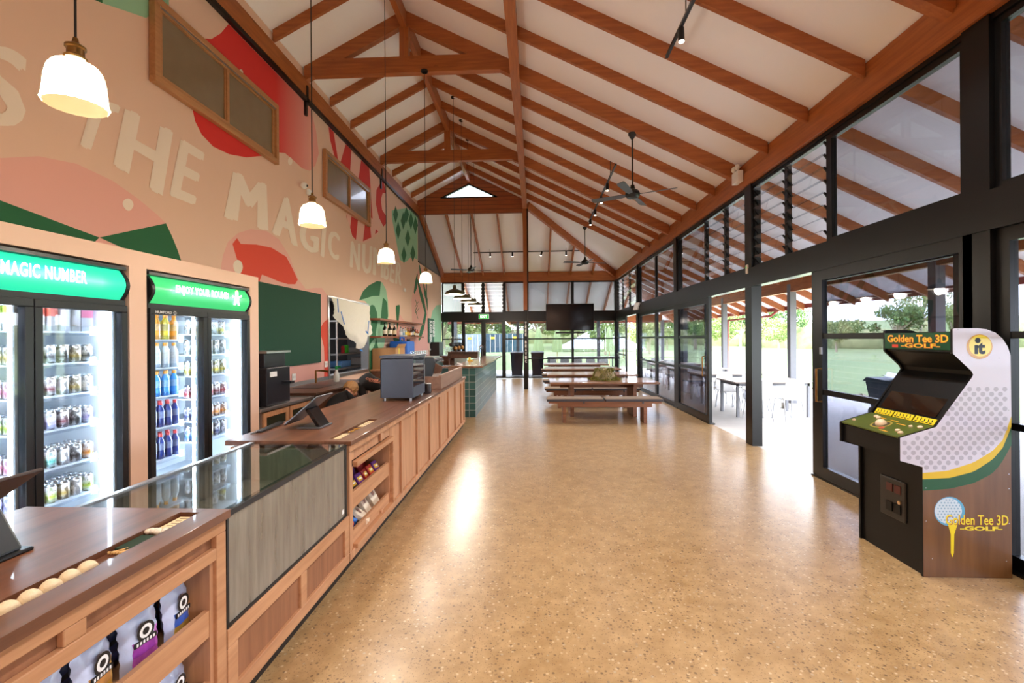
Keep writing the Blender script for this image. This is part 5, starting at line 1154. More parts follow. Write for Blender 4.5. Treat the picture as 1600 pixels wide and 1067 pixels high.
for i in range(3):
    y = 16.6 + i * .8; t = thing('coffee_grinder', ['coffee grinder with round steel burr, nearest of three at the far left', 'coffee grinder, middle one of three at the far left', 'coffee grinder nearest the far glass'][i], 'grinder', (-2.95, y, 1.09)); MB().lathe([(.12, 0), (.13, .02), (.08, .05), (.07, .3), (.11, .34), (.11, .42), (.05, .44)], (-2.95, y, 1.09), 16).build('body', DARK, t, True); MB().ball((-2.84, y, 1.33), .08, 12).build('dial', BRASS, t, True); MB().lathe([(.05, .44), (.13, .62), (.13, .66), (0, .67)], (-2.95, y, 1.09), 16).build('hopper', GLS, t, True)
for i in range(6):
    o = MB().lathe([(.045, 0), (.05, .3), (.046, .3), (.04, .02), (0, .02)], (-3.05 + .02 * i, 15.98 + i * .1, 1.09), 12).build('tall_glass', GLS, smooth=True); tag(o, 'tall clear glass cylinders stacked at the far left bench', 'glass', 'clear glasses at the far left')

# ------------------------------------------------------------------ lamps
def point(name, loc, e, c=(1, .78, .52), r=.05):
    l = bpy.data.lights.new(name, 'POINT'); l.energy = e * LAMP_K; l.color = c; l.shadow_soft_size = r
    o = bpy.data.objects.new(name, l); COL.objects.link(o); o.location = loc; return o
def spot(name, loc, tgt, e, ang=95, c=(1, .985, .98), r=.09):
    l = bpy.data.lights.new(name, 'SPOT'); l.energy = e * LAMP_K; l.color = c; l.shadow_soft_size = r; l.spot_size = math.radians(ang); l.spot_blend = .8
    o = bpy.data.objects.new(name, l); COL.objects.link(o); o.location = loc
    o.rotation_euler = (Vector(tgt) - Vector(loc)).to_track_quat('-Z', 'Y').to_euler(); return o
SHADE = M('lit_milk_glass', (255, 226, 170), .3, em=1.5, var=.03); BULB = M('lit_bulb', (255, 240, 214), .3, em=14, var=0)
mS, ntS, bS = newmat('ribbed_shade_glass'); ntS.nodes.remove(bS); tS = ntS.nodes.new('ShaderNodeBsdfTranslucent'); tS.inputs[0].default_value = lin((255, 236, 200)); gS = ntS.nodes.new('ShaderNodeBsdfTransparent'); gS.inputs[0].default_value = (1, .95, .82, 1)
eS = ntS.nodes.new('ShaderNodeEmission'); eS.inputs[0].default_value = lin((255, 214, 140)); eS.inputs[1].default_value = .55; mxS = ntS.nodes.new('ShaderNodeMixShader'); mxS.inputs[0].default_value = .45; aS = ntS.nodes.new('ShaderNodeAddShader')
ntS.links.new(tS.outputs[0], mxS.inputs[1]); ntS.links.new(gS.outputs[0], mxS.inputs[2]); ntS.links.new(mxS.outputs[0], aS.inputs[0]); ntS.links.new(eS.outputs[0], aS.inputs[1]); ntS.links.new(aS.outputs[0], ntS.nodes['Material Output'].inputs[0])
SHADE = mS
PB = M('aged_brass', (130, 96, 52), .35, .8)
def bell(x, y, lb):
    z0 = 2.605; t = thing('pendant_lamp', lb, 'pendant lamp', (x, y, z0))
    n = 40; V = []; F = []; prof = [(.098, 0), (.103, .01), (.098, .022), (.094, .06), (.091, .10), (.084, .135), (.068, .16), (.045, .172), (.032, .18), (.030, .192)]
    for i, (r, z) in enumerate(prof):
        for k in range(n): rr = r * (1 + (.025 if k % 2 else -.01) * (i < 7)); V.append((x + rr * math.cos(2 * PI * k / n), y + rr * math.sin(2 * PI * k / n), z0 + z))
    for i in range(len(prof) - 1):
        for k in range(n): F.append((i * n + k, i * n + (k + 1) % n, (i + 1) * n + (k + 1) % n, (i + 1) * n + k))
    MB().add(V, F).build('lamp_shade', SHADE, t, 2)
    MB().lathe([(.036, .185), (.038, .192), (.028, .20), (.028, .225), (.034, .228), (.034, .236), (.012, .25), (.008, .27), (0, .27)], (x, y, z0), 18).build('lamp_holder', PB, t, True)
    b = MB().ball((x, y, z0 + .085), .034, 14, 0, (1, 1, 1.15)).build('bulb', BULB, t, 2)
    zc = (6.14 if abs(y - 7.7) < .15 else zroof(x) - .001); MB().tube([(x, y, z0 + .26), (x, y, zc - .02)], .0045, 6).build('cable', DARK, t)
    MB().lathe([(.055, -.03), (.06, -.005), (.06, 0), (0, 0)], (x, y, zc), 16).build('ceiling_rose', DARK, t, True)
    point('pendant_light', (x, y, z0 + .02), 44, (1, .91, .80), .06)
bell(-1.8, 1.757, 'bell shaped milky glass pendant lamp, largest and closest over the counter')
bell(-1.8, 3.72, 'bell shaped glass pendant lamp over the long worktop, beside the security camera'); bell(-1.8, 5.62, 'bell shaped glass pendant lamp in front of the word NUMBER'); bell(-1.8, 7.69, 'bell shaped glass pendant lamp hung from the first tie beam, beside the painted reeds')
bell(-1.8, -.2, 'added bell shaped glass pendant lamp, unseen over the counter behind the viewpoint'); bell(-1.8, -2.1, 'last added bell shaped glass pendant lamp, unseen behind the viewpoint')  # two extra pendants added out of view to brighten the room
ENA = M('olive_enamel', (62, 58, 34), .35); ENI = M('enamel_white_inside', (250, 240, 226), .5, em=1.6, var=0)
for i, y in enumerate((10.2, 11.3, 12.4, 13.7)):
    x = -1.75; z0 = 2.645; t = thing('dome_pendant', 'olive green metal dome pendant, ' + ['first', 'second', 'third', 'fourth'][i] + ' along the tiled bar', 'pendant lamp', (x, y, z0))
    MB().lathe([(.225, 0), (.222, .012), (.20, .05), (.15, .09), (.08, .115), (.045, .125), (.036, .2), (.02, .215), (0, .215)], (x, y, z0), 28).build('lamp_shade', ENA, t, True)
    MB().lathe([(.214, .004), (.19, .045), (.14, .08), (.06, .1), (0, .1)], (x, y, z0), 28).build('shade_lining', ENI, t, True); MB().ball((x, y, z0 + .045), .04, 12).build('bulb', BULB, t, 2)
    MB().tube([(x, y, z0 + .21), (x, y, zroof(x) - .02)], .004, 6).build('cable', DARK, t); MB().lathe([(.05, -.025), (.055, 0), (0, 0)], (x, y, zroof(x) - .001), 14).build('ceiling_rose', DARK, t, True)
    point('dome_light', (x, y, z0 - .03), 40, (1, .9, .76), .08)
LENS = M('spot_lens', (255, 244, 226), .3, em=12, var=0)
def track(p, q, heads, lb, n0):
    p, q = Vector(p), Vector(q); t = thing('track_rail', lb, 'track light', ((p.x + q.x) / 2, (p.y + q.y) / 2, p.z)); MB().beam(p, q, .032, .035).build('rail', DARK, t)
    for s in (.15, .85):
        c = p.lerp(q, s); zc = (zroof(c.x) if c.y < YG else zhip(c.y)); MB().tube([c, (c.x, c.y, zc)], .006, 6).build('hanger', DARK, t)
    for i, (h, tilt) in enumerate(heads):
        c = p.lerp(q, h); d = Vector(tilt).normalized(); a = c + Vector((0, 0, -.02)); b = a + d * .15
        s = MB().tube([a, b], .033, 16).build('spot_head', DARK, t, True); MB().tube([b, b + d * .004], .029, 16).build('spot_lens', LENS, s, True)
        spot('track_spot', b + d * .02, b + d * 3, 235, 120)
TRK = 'black track rail with spot heads '
track((1.585, .9, 5.0), (1.585, 5.62, 5.0), [(.1, (0, 0, -1)), (.38, (.2, 0, -1)), (.66, (-.2, 0, -1)), (.885, (0, -.1, -1))], TRK + 'hung under the rafters nearest the viewpoint', 0)
track((1.58, 9.05, 5.0), (1.58, 13.45, 5.0), [(.24, (0, 0, -1)), (.45, (0, 0, -1)), (.70, (0, 0, -1)), (.93, (0, 0, -1))], TRK + 'in a line past the nearest ceiling fan', 0)
track((-2.33, 17.9, 4.98), (1.85, 17.9, 5.0), [(.155, (0, 0, -1)), (.36, (0, 0, -1)), (.63, (-.3, 0, -1)), (.85, (0, 0, -1))], TRK + 'running across the far hipped end', 0)
track((1.585, -3.6, 5.0), (1.585, -.3, 5.0), [(.15, (0, 0, -1)), (.5, (-.3, 0, -1)), (.85, (.2, 0, -1))], TRK + 'added unseen behind the viewpoint', 0)  # extra spot track added out of view as fill light
# ceiling fans
FB = M('fan_blade_grey', (96, 104, 116), .5, .2)
def fan(x, y, zr, a0, lb):
    z = 4.03; t = thing('ceiling_fan', lb, 'ceiling fan', (x, y, z)); MB().tube([(x, y, z + .08), (x, y, zr - .05)], .013, 8).build('down_rod', DARK, t, True)
    MB().lathe([(.02, -.1), (.065, -.03), (.065, 0), (0, 0)], (x, y, zr), 18).build('canopy', DARK, t, True)
    MB().lathe([(0, -.06), (.09, -.05), (.115, -.02), (.12, .02), (.10, .06), (.04, .10), (.03, .16), (0, .16)], (x, y, z), 24).build('motor_housing', DARK, t, True)
    for k in range(4):
        a = a0 + k * PI / 2; R_ = Matrix.Rotation(a, 3, 'Z') @ Matrix.Rotation(math.radians(14), 3, 'X'); c = Vector((x, y, z)) 
        P = [(.10, -.03), (.2, -.05), (.66, -.065), (.70, -.05), (.70, .05), (.66, .065), (.2, .05), (.10, .03)]
        MB().add([c + R_ @ Vector((u, v, .004)) for u, v in P] + [c + R_ @ Vector((u, v, -.004)) for u, v in P], [tuple(range(8)), tuple(range(8, 16))[::-1]] + [(i, (i + 1) % 8, (i + 1) % 8 + 8, i + 8) for i in range(8)]).build('blade', FB, t)
fan(1.63, 7.79, zroof(1.63) - .245, -.47, 'nearest grey four blade ceiling fan on a long rod'); fan(-2.16, 15.95, zhip(15.95) - .0, .3, 'far ceiling fan over the dome pendants'); fan(1.59, 14.7, zroof(1.59) - .17, .25, 'far ceiling fan over the television')
# television, exit sign and small fittings
t = thing('television', 'large black wall television above the picnic tables', 'television', (1.45, 19.2, 1.98)); box('bezel', DARK, .47, 2.43, 19.2, 19.26, 1.98, 3.08, t, bevel=.006); box('screen', M('tv_glass', (10, 10, 12), .08), .485, 2.415, 19.195, 19.2, 1.995, 3.065, t); box('wall_mount', DARK, 1.2, 1.7, 19.26, YF - .05, 2.45, 2.72, t)
box('soundbar', DARK, .86, 2.02, 19.16, 19.24, 1.86, 1.93, t, bevel=.01)
t = thing('exit_sign', 'green EXIT sign on the black beam above the far doors', 'sign', (-2.1, 19.3, 2.49)); EG = M('exit_green', (20, 150, 50), .4, em=.7, var=0); box('sign_box', WHITE, -2.31, -1.89, 19.29, YF - .05, 2.485, 2.685, t); box('sign_face', EG, -2.3, -1.9, 19.286, 19.29, 2.495, 2.675, t)
mb = MB(); ftext(mb, 'EXIT', (-2.24, 19.284, 2.53), (.28, 0, 0), (0, 0, .11), 0, .03); mb.build('lettering', M('exit_white', (240, 255, 240), .4, em=1, var=0), t)
t = thing('emergency_light', 'white twin spot emergency light on the eave beam above a column', 'emergency light', (3.25, 7.62, 4.12)); box('body', WHITE, 3.2, 3.29, 7.5, 7.72, 4.12, 4.3, t, bevel=.008)
for yy in (7.55, 7.68): MB().ball((3.22, yy, 4.36), .05, 12, 0, (.8, 1, 1)).build('lamp_globe', M('globe_white', (230, 226, 216), .3), t, 2)
t = thing('door_sensor', 'small white sensor with green light on the black column', 'sensor', (3.3, 7.5, 2.5)); box('body', WHITE, 3.30, 3.329, 7.42, 7.48, 2.66, 2.8, t, bevel=.01); box('status_light', M('green_led', (40, 220, 90), .4, em=2), 3.298, 3.301, 7.44, 7.46, 2.75, 2.765, t)
t = thing('floodlight', 'white square floodlight under the black beam in the far right', 'floodlight', (3.25, 14.4, 2.5)); MB().obox((3.22, 14.9, 2.66), (.05, .26, .24), Euler((0, .35, .3)).to_matrix()).build('lamp_face', WHITE, t, bevel=.008); MB().tube([(3.22, 14.9, 2.66), (3.33, 14.9, 2.68)], .02, 8).build('bracket', DARK, t)
for i, (px, py, nm, lb) in enumerate([(467, 290, 'security_camera', 'white round security camera on the wall above the letters'), (481, 301, 'motion_sensor', 'white box sensor just past the security camera'), (631, 453, 'motion_sensor', 'pale box sensor on the wall past the word NUMBER')]):
    p = at(px, py, 'x', XW); t = thing(nm, lb, 'sensor', (XW, p.y, p.z))
    if i == 0: MB().lathe([(0, 0), (.06, 0), (.06, .03), (.03, .05), (0, .05)], (0, 0, 0), 16).build('base', WHITE, t, True).matrix_basis = Matrix.Rotation(PI / 2, 4, 'Y'); MB().ball((XW + .09, p.y, p.z), .055, 14).build('dome', WHITE, t, 2); MB().ball((XW + .135, p.y, p.z - .005), .022, 10).build('lens', DARK, t, 2)
    else: box('body', WHITE, XW + .006, XW + .05, p.y - .07, p.y + .07, p.z - .05, p.z + .05, t, bevel=.01)

# ------------------------------------------------------------------ picnic tables and benches
TBW = wood('table_timber', (110, 70, 48), (146, 98, 68), 'x', .35, 1, knots=True, coat=.3)
BW = wood('bench_timber', (104, 62, 38), (134, 84, 54), 'x', .45, 1)
def ptable():
    t = thing('picnic_table', 'x', 'table')
    L, W, H = 2.26, 1.12, .75
    MB().box(-L / 2, L / 2, -W / 2, W / 2, H - .04, H).build('tabletop', TBW, t, bevel=.004)
    for x in (-.66, .66):
        MB().box(x - .04, x + .04, -.34, .34, 0, H - .11).build('leg', BW, t, bevel=.004)
        MB().box(x - .05, x + .05, -.46, .46, H - .11, H - .04).build('cross_rail', BW, t)
    MB().box(-.9, .9, -.04, .04, H - .16, H - .041).build('spine_rail', BW, t)
    return t
def pbench():
    t = thing('bench', 'x', 'bench'); L, W, H = 2.2, .34, .42
    box('seat', BW, -L / 2, L / 2, -W / 2, W / 2, H - .035, H, t, bevel=.003); box('apron_rail', BW, -.92, .92, -.15, .15, H - .11, H - .035, t)
    for x in (-.79, .79): MB().box(x - .035, x + .035, -.15, .15, 0, H - .11).build('leg', BW, t, bevel=.003)
    return t
CUS = M('charcoal_cushion_cloth', (70, 66, 70), .95, var=.15, scale=40); CUT = M('taupe_cushion_top', (132, 112, 94), .95, var=.1, scale=40)
def cushion():
    t = thing('bench_cushion', 'x', 'cushion'); L, W, h = 1.12, .36, .07; n, q = 16, 6; V = []; F = []
    mb = MB().box(-L / 2, L / 2, -W / 2, W / 2, 0, h * .72, 0).hexa([(-L / 2, -W / 2, h * .72), (L / 2, -W / 2, h * .72), (L / 2, W / 2, h * .72), (-L / 2, W / 2, h * .72), (-L / 2 + .04, -W / 2 + .04, h), (L / 2 - .04, -W / 2 + .04, h), (L / 2 - .04, W / 2 - .04, h), (-L / 2 + .04, W / 2 - .04, h)], 1)
    mb.build('pad', [CUS, CUT], t, bevel=.012); box('strap', CUS, .15, .18, -W / 2 - .004, W / 2 + .004, -.035, .01, t); return t
TN = ['nearest picnic table, carrying the mossy stump planter', 'second picnic table from the nearest', 'third picnic table back from the nearest', 'fourth and farthest picnic table by the far wall']
tp = ptable(); bp = pbench(); cp = cushion()
for i, y in enumerate((10.32, 12.38, 14.58, 17.0)):
    o = tp if i == 0 else dup(tp); o.location = (1.45, y, 0); o['label'] = 'dark timber ' + TN[i]; o['group'] = 'timber picnic tables in a row'
BN = ['timber bench in front of the nearest picnic table', 'timber bench between the first and second picnic tables', 'timber bench between the second and third picnic tables', 'timber bench just past the third picnic table', 'timber bench nearest the far glass wall']
for i, y in enumerate((9.42, 11.35, 13.4, 15.6, 18.0)):
    o = bp if i == 0 else dup(bp); o.location = (1.37, y, 0); o['label'] = BN[i]; o['group'] = 'timber benches at the picnic tables'
    for k in (0, 1):
        c = cp if i == 0 and k == 0 else dup(cp); c.location = (1.37 - .575 + k * 1.15, y, .421); c['label'] = 'charcoal cushion on the %s end of the %s' % (['left', 'right'][k], BN[i][7:]); c['group'] = 'charcoal cushions on the benches'
t = thing('stump_planter', 'mossy cut stump planter on the nearest picnic table', 'planter', (1.53, 10.35, .75)); R = random.Random(2)
MOSS = leafmat('moss', (72, 76, 24), (150, 140, 50)); V = []; F = []; n = 24
prof = [(.25, 0), (.22, .05), (.2, .11), (.18, .18), (.18, .22), (.15, .24), (0, .23)]
for i, (r, z) in enumerate(prof):
    for k in range(n): rr = r * (1 + .08 * math.sin(k * 1.7 + i) + R.uniform(-.05, .05)); V.append((1.53 + rr * 1.0 * math.cos(2 * PI * k / n), 10.35 + rr * math.sin(2 * PI * k / n), .75 + z))
for i in range(len(prof) - 1):
    for k in range(n): F.append((i * n + k, i * n + (k + 1) % n, (i + 1) * n + (k + 1) % n, (i + 1) * n + k))
MB().add(V, F).build('stump', M('pale_stump_wood', (170, 152, 116), .8, var=.3, scale=14), t, 2)
mb = MB()
for k in range(4200):
    a = R.uniform(0, 2 * PI); u = R.random()
    if u < .5: rr, z = .27 + R.uniform(-.05, .1), R.uniform(0, .03) + .01
    elif u < .75: rr, z = .185 + R.uniform(-.04, .03), .225 + R.uniform(-.03, .03)
    else: z = R.uniform(.02, .21) * (1 if math.sin(a * 3) > -.3 else .4); rr = .265 - .35 * z + R.uniform(-.015, .03)
    p = Vector((1.53 + rr * 1.0 * math.cos(a), 10.35 + rr * math.sin(a), .75 + z)); E_ = Euler((R.uniform(0, 6), R.uniform(0, 6), R.uniform(0, 6))).to_matrix(); s = R.uniform(.008, .02)
    mb.add([p + E_ @ Vector(v) for v in ((-s, 0, 0), (0, -s * .5, 0), (s, 0, 0), (0, s * .5, 0))], [(0, 1, 2, 3)])
mb.build('moss', MOSS, t)

# ------------------------------------------------------------------ golf arcade cabinet
ay0, ay1 = 3.385, 4.03
prof = [(2.69, 0), (2.69, .685), (2.69, .765), (2.54, .807), (2.54, .967), (2.78, 1.044), (3.02, 1.385), (3.03, 1.405), (3.02, 1.43), (2.896, 1.553), (2.896, 1.722), (2.905, 1.727), (3.06, 1.727), (3.12, 1.72), (3.18, 1.695), (3.225, 1.655), (3.258, 1.60), (3.277, 1.54), (3.28, .93), (3.28, 0)]
t = thing('arcade_cabinet', 'upright golf arcade cabinet with dimpled white side and wood brown base', 'arcade cabinet', (2.98, 3.7, 0))
AB = M('arcade_black', (10, 9, 9), .45, var=.15, spec=.3)
MB().prism(prof, 'y', ay1 - .02, ay1).build('side_panel', AB, t)
inner = [(2.71, .0), (2.71, .77), (2.56, .812), (2.56, .95), (2.79, 1.03), (3.0, 1.36), (3.05, 1.40), (3.04, 1.43), (2.93, 1.55), (2.915, 1.56), (2.915, 1.70), (3.06, 1.70), (3.2, 1.64), (3.26, 1.54), (3.26, 0)]
MB().prism(inner, 'y', ay0 + .018, ay1 - .018).build('body', AB, t)
# near side panel with its printed art
WS = M('side_white', (214, 210, 222), .35, var=.01, coat=.3); WSG = M('side_dimple', (178, 174, 186), .35, var=.02, coat=.3); YB_ = M('art_yellow', (222, 186, 24), .35); GB_ = M('art_green', (26, 82, 40), .35); WB_ = wood('art_wood_brown', (96, 62, 32), (124, 84, 46), 'z', .35, .5, knots=False, coat=.3)
ys_ = ay0
sp = MB().prism(prof, 'y', ay0, ay0 + .018).build('side_panel', [AB], t)
MB().add([(2.692, ys_ - .0003, 0.002), (3.278, ys_ - .0003, .002), (3.278, ys_ - .0003, 1.1), (2.692, ys_ - .0003, .76)], [(0, 1, 2, 3)]).build('art_wood_field', WB_, sp)
def arc_low(x, off):  # lower edges of the colour bands
    u = (x - 2.69) / .59
    T = {.603: [(2.5, .6), (2.69, .60), (2.87, .615), (3.03, .655), (3.15, .72), (3.21, .79), (3.28, .92), (3.3, 1)], .66: [(2.5, .68), (2.69, .68), (2.87, .69), (3.03, .735), (3.155, .82), (3.225, .905), (3.28, 1.05), (3.3, 1.1)], .69: [(2.5, .724), (2.69, .724), (2.855, .74), (3.03, .80), (3.155, .88), (3.225, .96), (3.28, 1.12), (3.3, 1.2)]}[min((.603, .66, .69), key=lambda q: abs(q - off))]
    for (xa, za), (xb_, zb) in zip(T, T[1:]):
        if xa <= x <= xb_: return za + (zb - za) * (x - xa) / (xb_ - xa) + (.02 if off == .71 else 0)
    return 1.0
def band(top, bot, m, layer, name):
    n = 20; P = []
    for k in range(n + 1): x = 2.69 + .59 * k / n; P.append((x, ys_ - .0006 * layer, bot(x)))
    for k in range(n, -1, -1): x = 2.69 + .59 * k / n; P.append((x, ys_ - .0006 * layer, top(x)))
    return MB().add(P, [tuple(range(len(P)))[::-1]]).build(name, m, sp)
topc = lambda x: .78
band(lambda x: arc_low(x, .66), lambda x: arc_low(x, .603), GB_, 1, 'art_green_band'); band(lambda x: arc_low(x, .69), lambda x: arc_low(x, .66), YB_, 2, 'art_yellow_band')
# white field: whole upper outline above the curved line
P = [(x, z) for x, z in prof if z >= .68 and x < 3.279]
lowc = [(2.69 + .59 * k / 20, arc_low(2.69 + .59 * k / 20, .69)) for k in range(20, -1, -1)]
up = [(2.69, .765), (2.54, .807), (2.54, .967), (2.78, 1.044), (3.02, 1.385), (3.03, 1.405), (3.02, 1.43), (2.896, 1.553), (2.896, 1.722), (2.905, 1.727), (3.06, 1.727), (3.12, 1.72), (3.18, 1.695), (3.225, 1.655), (3.258, 1.60), (3.277, 1.54)]
poly = up + lowc
MB().add([(x, ys_ - .0018, z) for x, z in poly], [tuple(range(len(poly)))]).build('art_white_field', WS, sp)
mb = MB()
for j in range(22):
    for i in range(14):
        x = 2.57 + i * .058 + (.029 if j % 2 else 0); z = .66 + j * .034
        if z > 1.32: continue
        r = .0165
        if x > 3.262 or z < arc_low(x, .71) or (x < 2.7 and (x < 2.555 or z < .83 - (x - 2.54) * .25)): continue
        lim = .967 + (x - 2.54) * .32 if x < 2.78 else 1.044 + (x - 2.78) * 1.42
        if z > lim - .02: continue
        mb.add([(x + r * math.cos(k * PI / 7), ys_ - .0024, z + r * math.sin(k * PI / 7)) for k in range(14)], [tuple(range(14))[::-1]])
mb.build('art_dimples', WSG, sp)
def disc(mb, cx_, cz_, r, m, y, n=28): mb.add([(cx_ + r * math.cos(2 * PI * k / n), y, cz_ + r * math.sin(2 * PI * k / n)) for k in range(n)], [tuple(range(n))[::-1]], m)
# round badge
GOLD = M('badge_gold', (206, 150, 30), .3, coat=.4); GOLDL = M('badge_yellow', (238, 214, 40), .3, coat=.4); 
mb = MB(); bx, bz = 3.072, 1.60; disc(mb, bx, bz, .086, 0, ys_ - .003); disc(mb, bx + .004, bz + .006, .074, 1, ys_ - .0034); disc(mb, bx - .012, bz + .043, .019, 2, ys_ - .0038)
ftext(mb, '\u0131t', (bx - .034, ys_ - .0038, bz - .052), (.072, 0, 0), (0, 0, .082), 2, .05); mb.build('badge', [GOLD, GOLDL, DARK], sp)
# ball, tee and title on the lower side
mb = MB(); bx, bz = 2.868, .458; disc(mb, bx, bz, .102, 0, ys_ - .001); disc(mb, bx - .008, bz + .004, .09, 1, ys_ - .0014)
for a in range(9):
    for b_ in range(9):
        u = (a - 4) * .022 + (.011 if b_ % 2 else 0); v = (b_ - 4) * .02
        if math.hypot(u, v) < .085: disc(mb, bx + u, bz + v, .0058, 2, ys_ - .0018, 10)
mb.add([(bx - .012, ys_ - .0016, .37), (bx + .052, ys_ - .0016, .37), (bx + .03, ys_ - .0016, .30), (bx + .026, ys_ - .0016, .17), (bx + .016, ys_ - .0016, .14), (bx + .006, ys_ - .0016, .17), (bx + .006, ys_ - .0016, .30)], [tuple(range(7))[::-1]], 3)
mb.build('art_ball_and_tee', [M('ball_blue', (96, 170, 206), .3), M('ball_pale', (206, 222, 232), .3), M('ball_dimple', (140, 178, 200), .3), GOLDL], sp)
mb = MB(); ftext(mb, 'Golden Tee 3D', (2.842, ys_ - .0022, .364), (.415, 0, 0), (0, 0, .072), 1, .03); ftext(mb, 'Golden Tee 3D', (2.84, ys_ - .0026, .367), (.415, 0, 0), (0, 0, .07), 0, .015); ftext(mb, '-GOLF-', (2.935, ys_ - .0026, .328), (.28, 0, 0), (0, 0, .03), 0, .04)
mb.build('side_lettering', [GOLDL, M('letter_red', (170, 50, 24), .4)], sp)
mb = MB()
for x, z in [(2.71, .62), (2.71, .39), (2.75, .13), (3.24, .12), (3.26, .38), (3.26, .62), (3.26, .72), (2.93, 1.72), (2.91, 1.585), (2.96, 1.53), (3.2, 1.52), (3.26, 1.16)]: disc(mb, x, z, .004, 0, ys_ - .003, 8)
mb.build('panel_screws', STEEL, sp)
# marquee
mq = MB().box(2.895, 2.92, ay0 + .018, ay1 - .018, 1.575, 1.70).build('marquee', [M('marquee_green', (14, 70, 40), .25, var=.3, scale=9)], t)
mb = MB(); W = ay1 - ay0
for txt, yo, z, ln, h, c in [('Golden Tee 3D', ay1 - .05, 1.628, .565, .058, 0), ('-GOLF-', ay1 - .19, 1.588, .36, .032, 0)]:
    ftext(mb, txt, (2.8935, yo, z - .003), (0, -ln, 0), (0, 0, h + .004), 1, .05); ftext(mb, txt, (2.893, yo, z), (0, -ln, 0), (0, 0, h), 0, .02)
mb.box(2.893, 2.895, ay1 - .16, ay1 - .1, 1.585, 1.61, 1); mb.build('marquee_lettering', [M('marquee_gold', (240, 190, 40), .35), M('marquee_red', (196, 56, 30), .35)], mq)
# slanted screen, cards and control deck
def on_slope(x0, z0, x1, z1, off):
    d = Vector((x1 - x0, 0, z1 - z0)).normalized(); nn = Vector((-d.z, 0, d.x)); return d, nn * off
p0 = Vector((2.79, 0, 1.035)); p1 = Vector((3.02, 0, 1.365)); d = (p1 - p0).normalized(); nn = Vector((-d.z, 0, d.x))
def sq(a, b_, ya, yb_, off, th, name, m, par, bv=0):
    c0 = p0 + d * a + nn * off; c1 = p0 + d * b_ + nn * off
    return MB().hexa([(c0.x, ya, c0.z), (c1.x, ya, c1.z), (c1.x, yb_, c1.z), (c0.x, yb_, c0.z), (c0.x + nn.x * th, ya, c0.z + nn.z * th), (c1.x + nn.x * th, ya, c1.z + nn.z * th), (c1.x + nn.x * th, yb_, c1.z + nn.z * th), (c0.x + nn.x * th, yb_, c0.z + nn.z * th)]).build(name, m, par)
sc = sq(.075, .385, ay0 + .06, ay1 - .06, .001, .006, 'screen', M('crt_glass', (30, 20, 14), .1, coat=.6), t)
for i, (a, b_) in enumerate(((.045, .225), (.24, .42), (.435, .615))):
    c = sq(.012, .06, ay0 + a - .01, ay0 + b_ - .01, .002, .005, 'instruction_card', M('card_yellow_%d' % i, (222, 196, 20), .5), t)
    mb = MB()
    for k in range(5):
        c0 = p0 + d * .03 + nn * .0085; c1 = p0 + d * .052 + nn * .0085; y = ay0 + a + .008 + k * .032; mb.add([(c0.x, y, c0.z), (c1.x, y + .006, c1.z), (c1.x, y + .014, c1.z), (c0.x, y + .008, c0.z)], [(0, 1, 2, 3)]); c0 = p0 + d * .018 + nn * .0085; c1 = p0 + d * .024 + nn * .0085; mb.add([(c0.x, y, c0.z), (c1.x, y, c1.z), (c1.x, y + .02, c1.z), (c0.x, y + .02, c0.z)], [(0, 1, 2, 3)])
    mb.build('card_print', DARK, c)
dk0 = Vector((2.545, 0, .969)); dk1 = Vector((2.785, 0, 1.046)); dd = (dk1 - dk0).normalized(); dn = Vector((-dd.z, 0, dd.x)); dL = (dk1 - dk0).length
deck = MB().hexa([(dk0.x, ay0 + .018, dk0.z - .01), (dk1.x, ay0 + .018, dk1.z - .01), (dk1.x, ay1 - .018, dk1.z - .01), (dk0.x, ay1 - .018, dk0.z - .01), (dk0.x, ay0 + .018, dk0.z), (dk1.x, ay0 + .018, dk1.z), (dk1.x, ay1 - .018, dk1.z), (dk0.x, ay1 - .018, dk0.z)]).build('control_deck', M('deck_olive', (78, 88, 30), .35, var=.25, scale=10), t)
BT = M('button_cream', (224, 196, 160), .35); RM = Matrix.Rotation(-math.atan2(dd.z, dd.x), 3, 'Y')
def button(a, y, r, h, m=BT, name='button'):
    c = dk0 + dd * a; c.y = y; V = []; n = 16
    mb = MB().tube([c, c + dn * h * .7, c + dn * h], [r, r, r * .8], n); mb.build(name, m, t, True)
def deckdisc(mb, a, y, ra, ry, m, off=.0008):
    c = dk0 + dd * a + dn * off; mb.add([(c.x + dd.x * ra * math.cos(k * PI / 10), y + ry * math.sin(k * PI / 10), c.z + dd.z * ra * math.cos(k * PI / 10)) for k in range(20)], [tuple(range(20))], m)
mb = MB(); yc = ay0 + .33
deckdisc(mb, .11, yc, .07, .075, 0); deckdisc(mb, .11, yc, .055, .06, 1, .0012)
for a, y in ((.16, yc + .07), (.06, yc - .07)): deckdisc(mb, a, y, .018, .025, 2, .0016)
for a, y in ((.2, yc - .02), (.2, yc + .1), (.17, yc - .12), (.03, yc - .13)): deckdisc(mb, a, y, .007, .045, 3, .0014)
mb.build('deck_art', [M('deck_mustard', (150, 132, 50), .4), M('deck_dark', (70, 62, 40), .4), M('deck_red', (170, 60, 40), .4), M('deck_amber', (206, 150, 40), .4)], deck)
c = dk0 + dd * .11; MB().ball((c.x, yc, c.z + .002), .038, 18).build('trackball', BT, t, 2)
for a, y in ((.2, yc + .17), (.19, yc + .13), (.07, ay1 - .07), (.055, ay0 + .07), (.075, ay0 + .12), (.17, ay0 + .12), (.19, ay0 + .06)): button(a, y, .017 if a not in (.07, .17) else .012, .012)
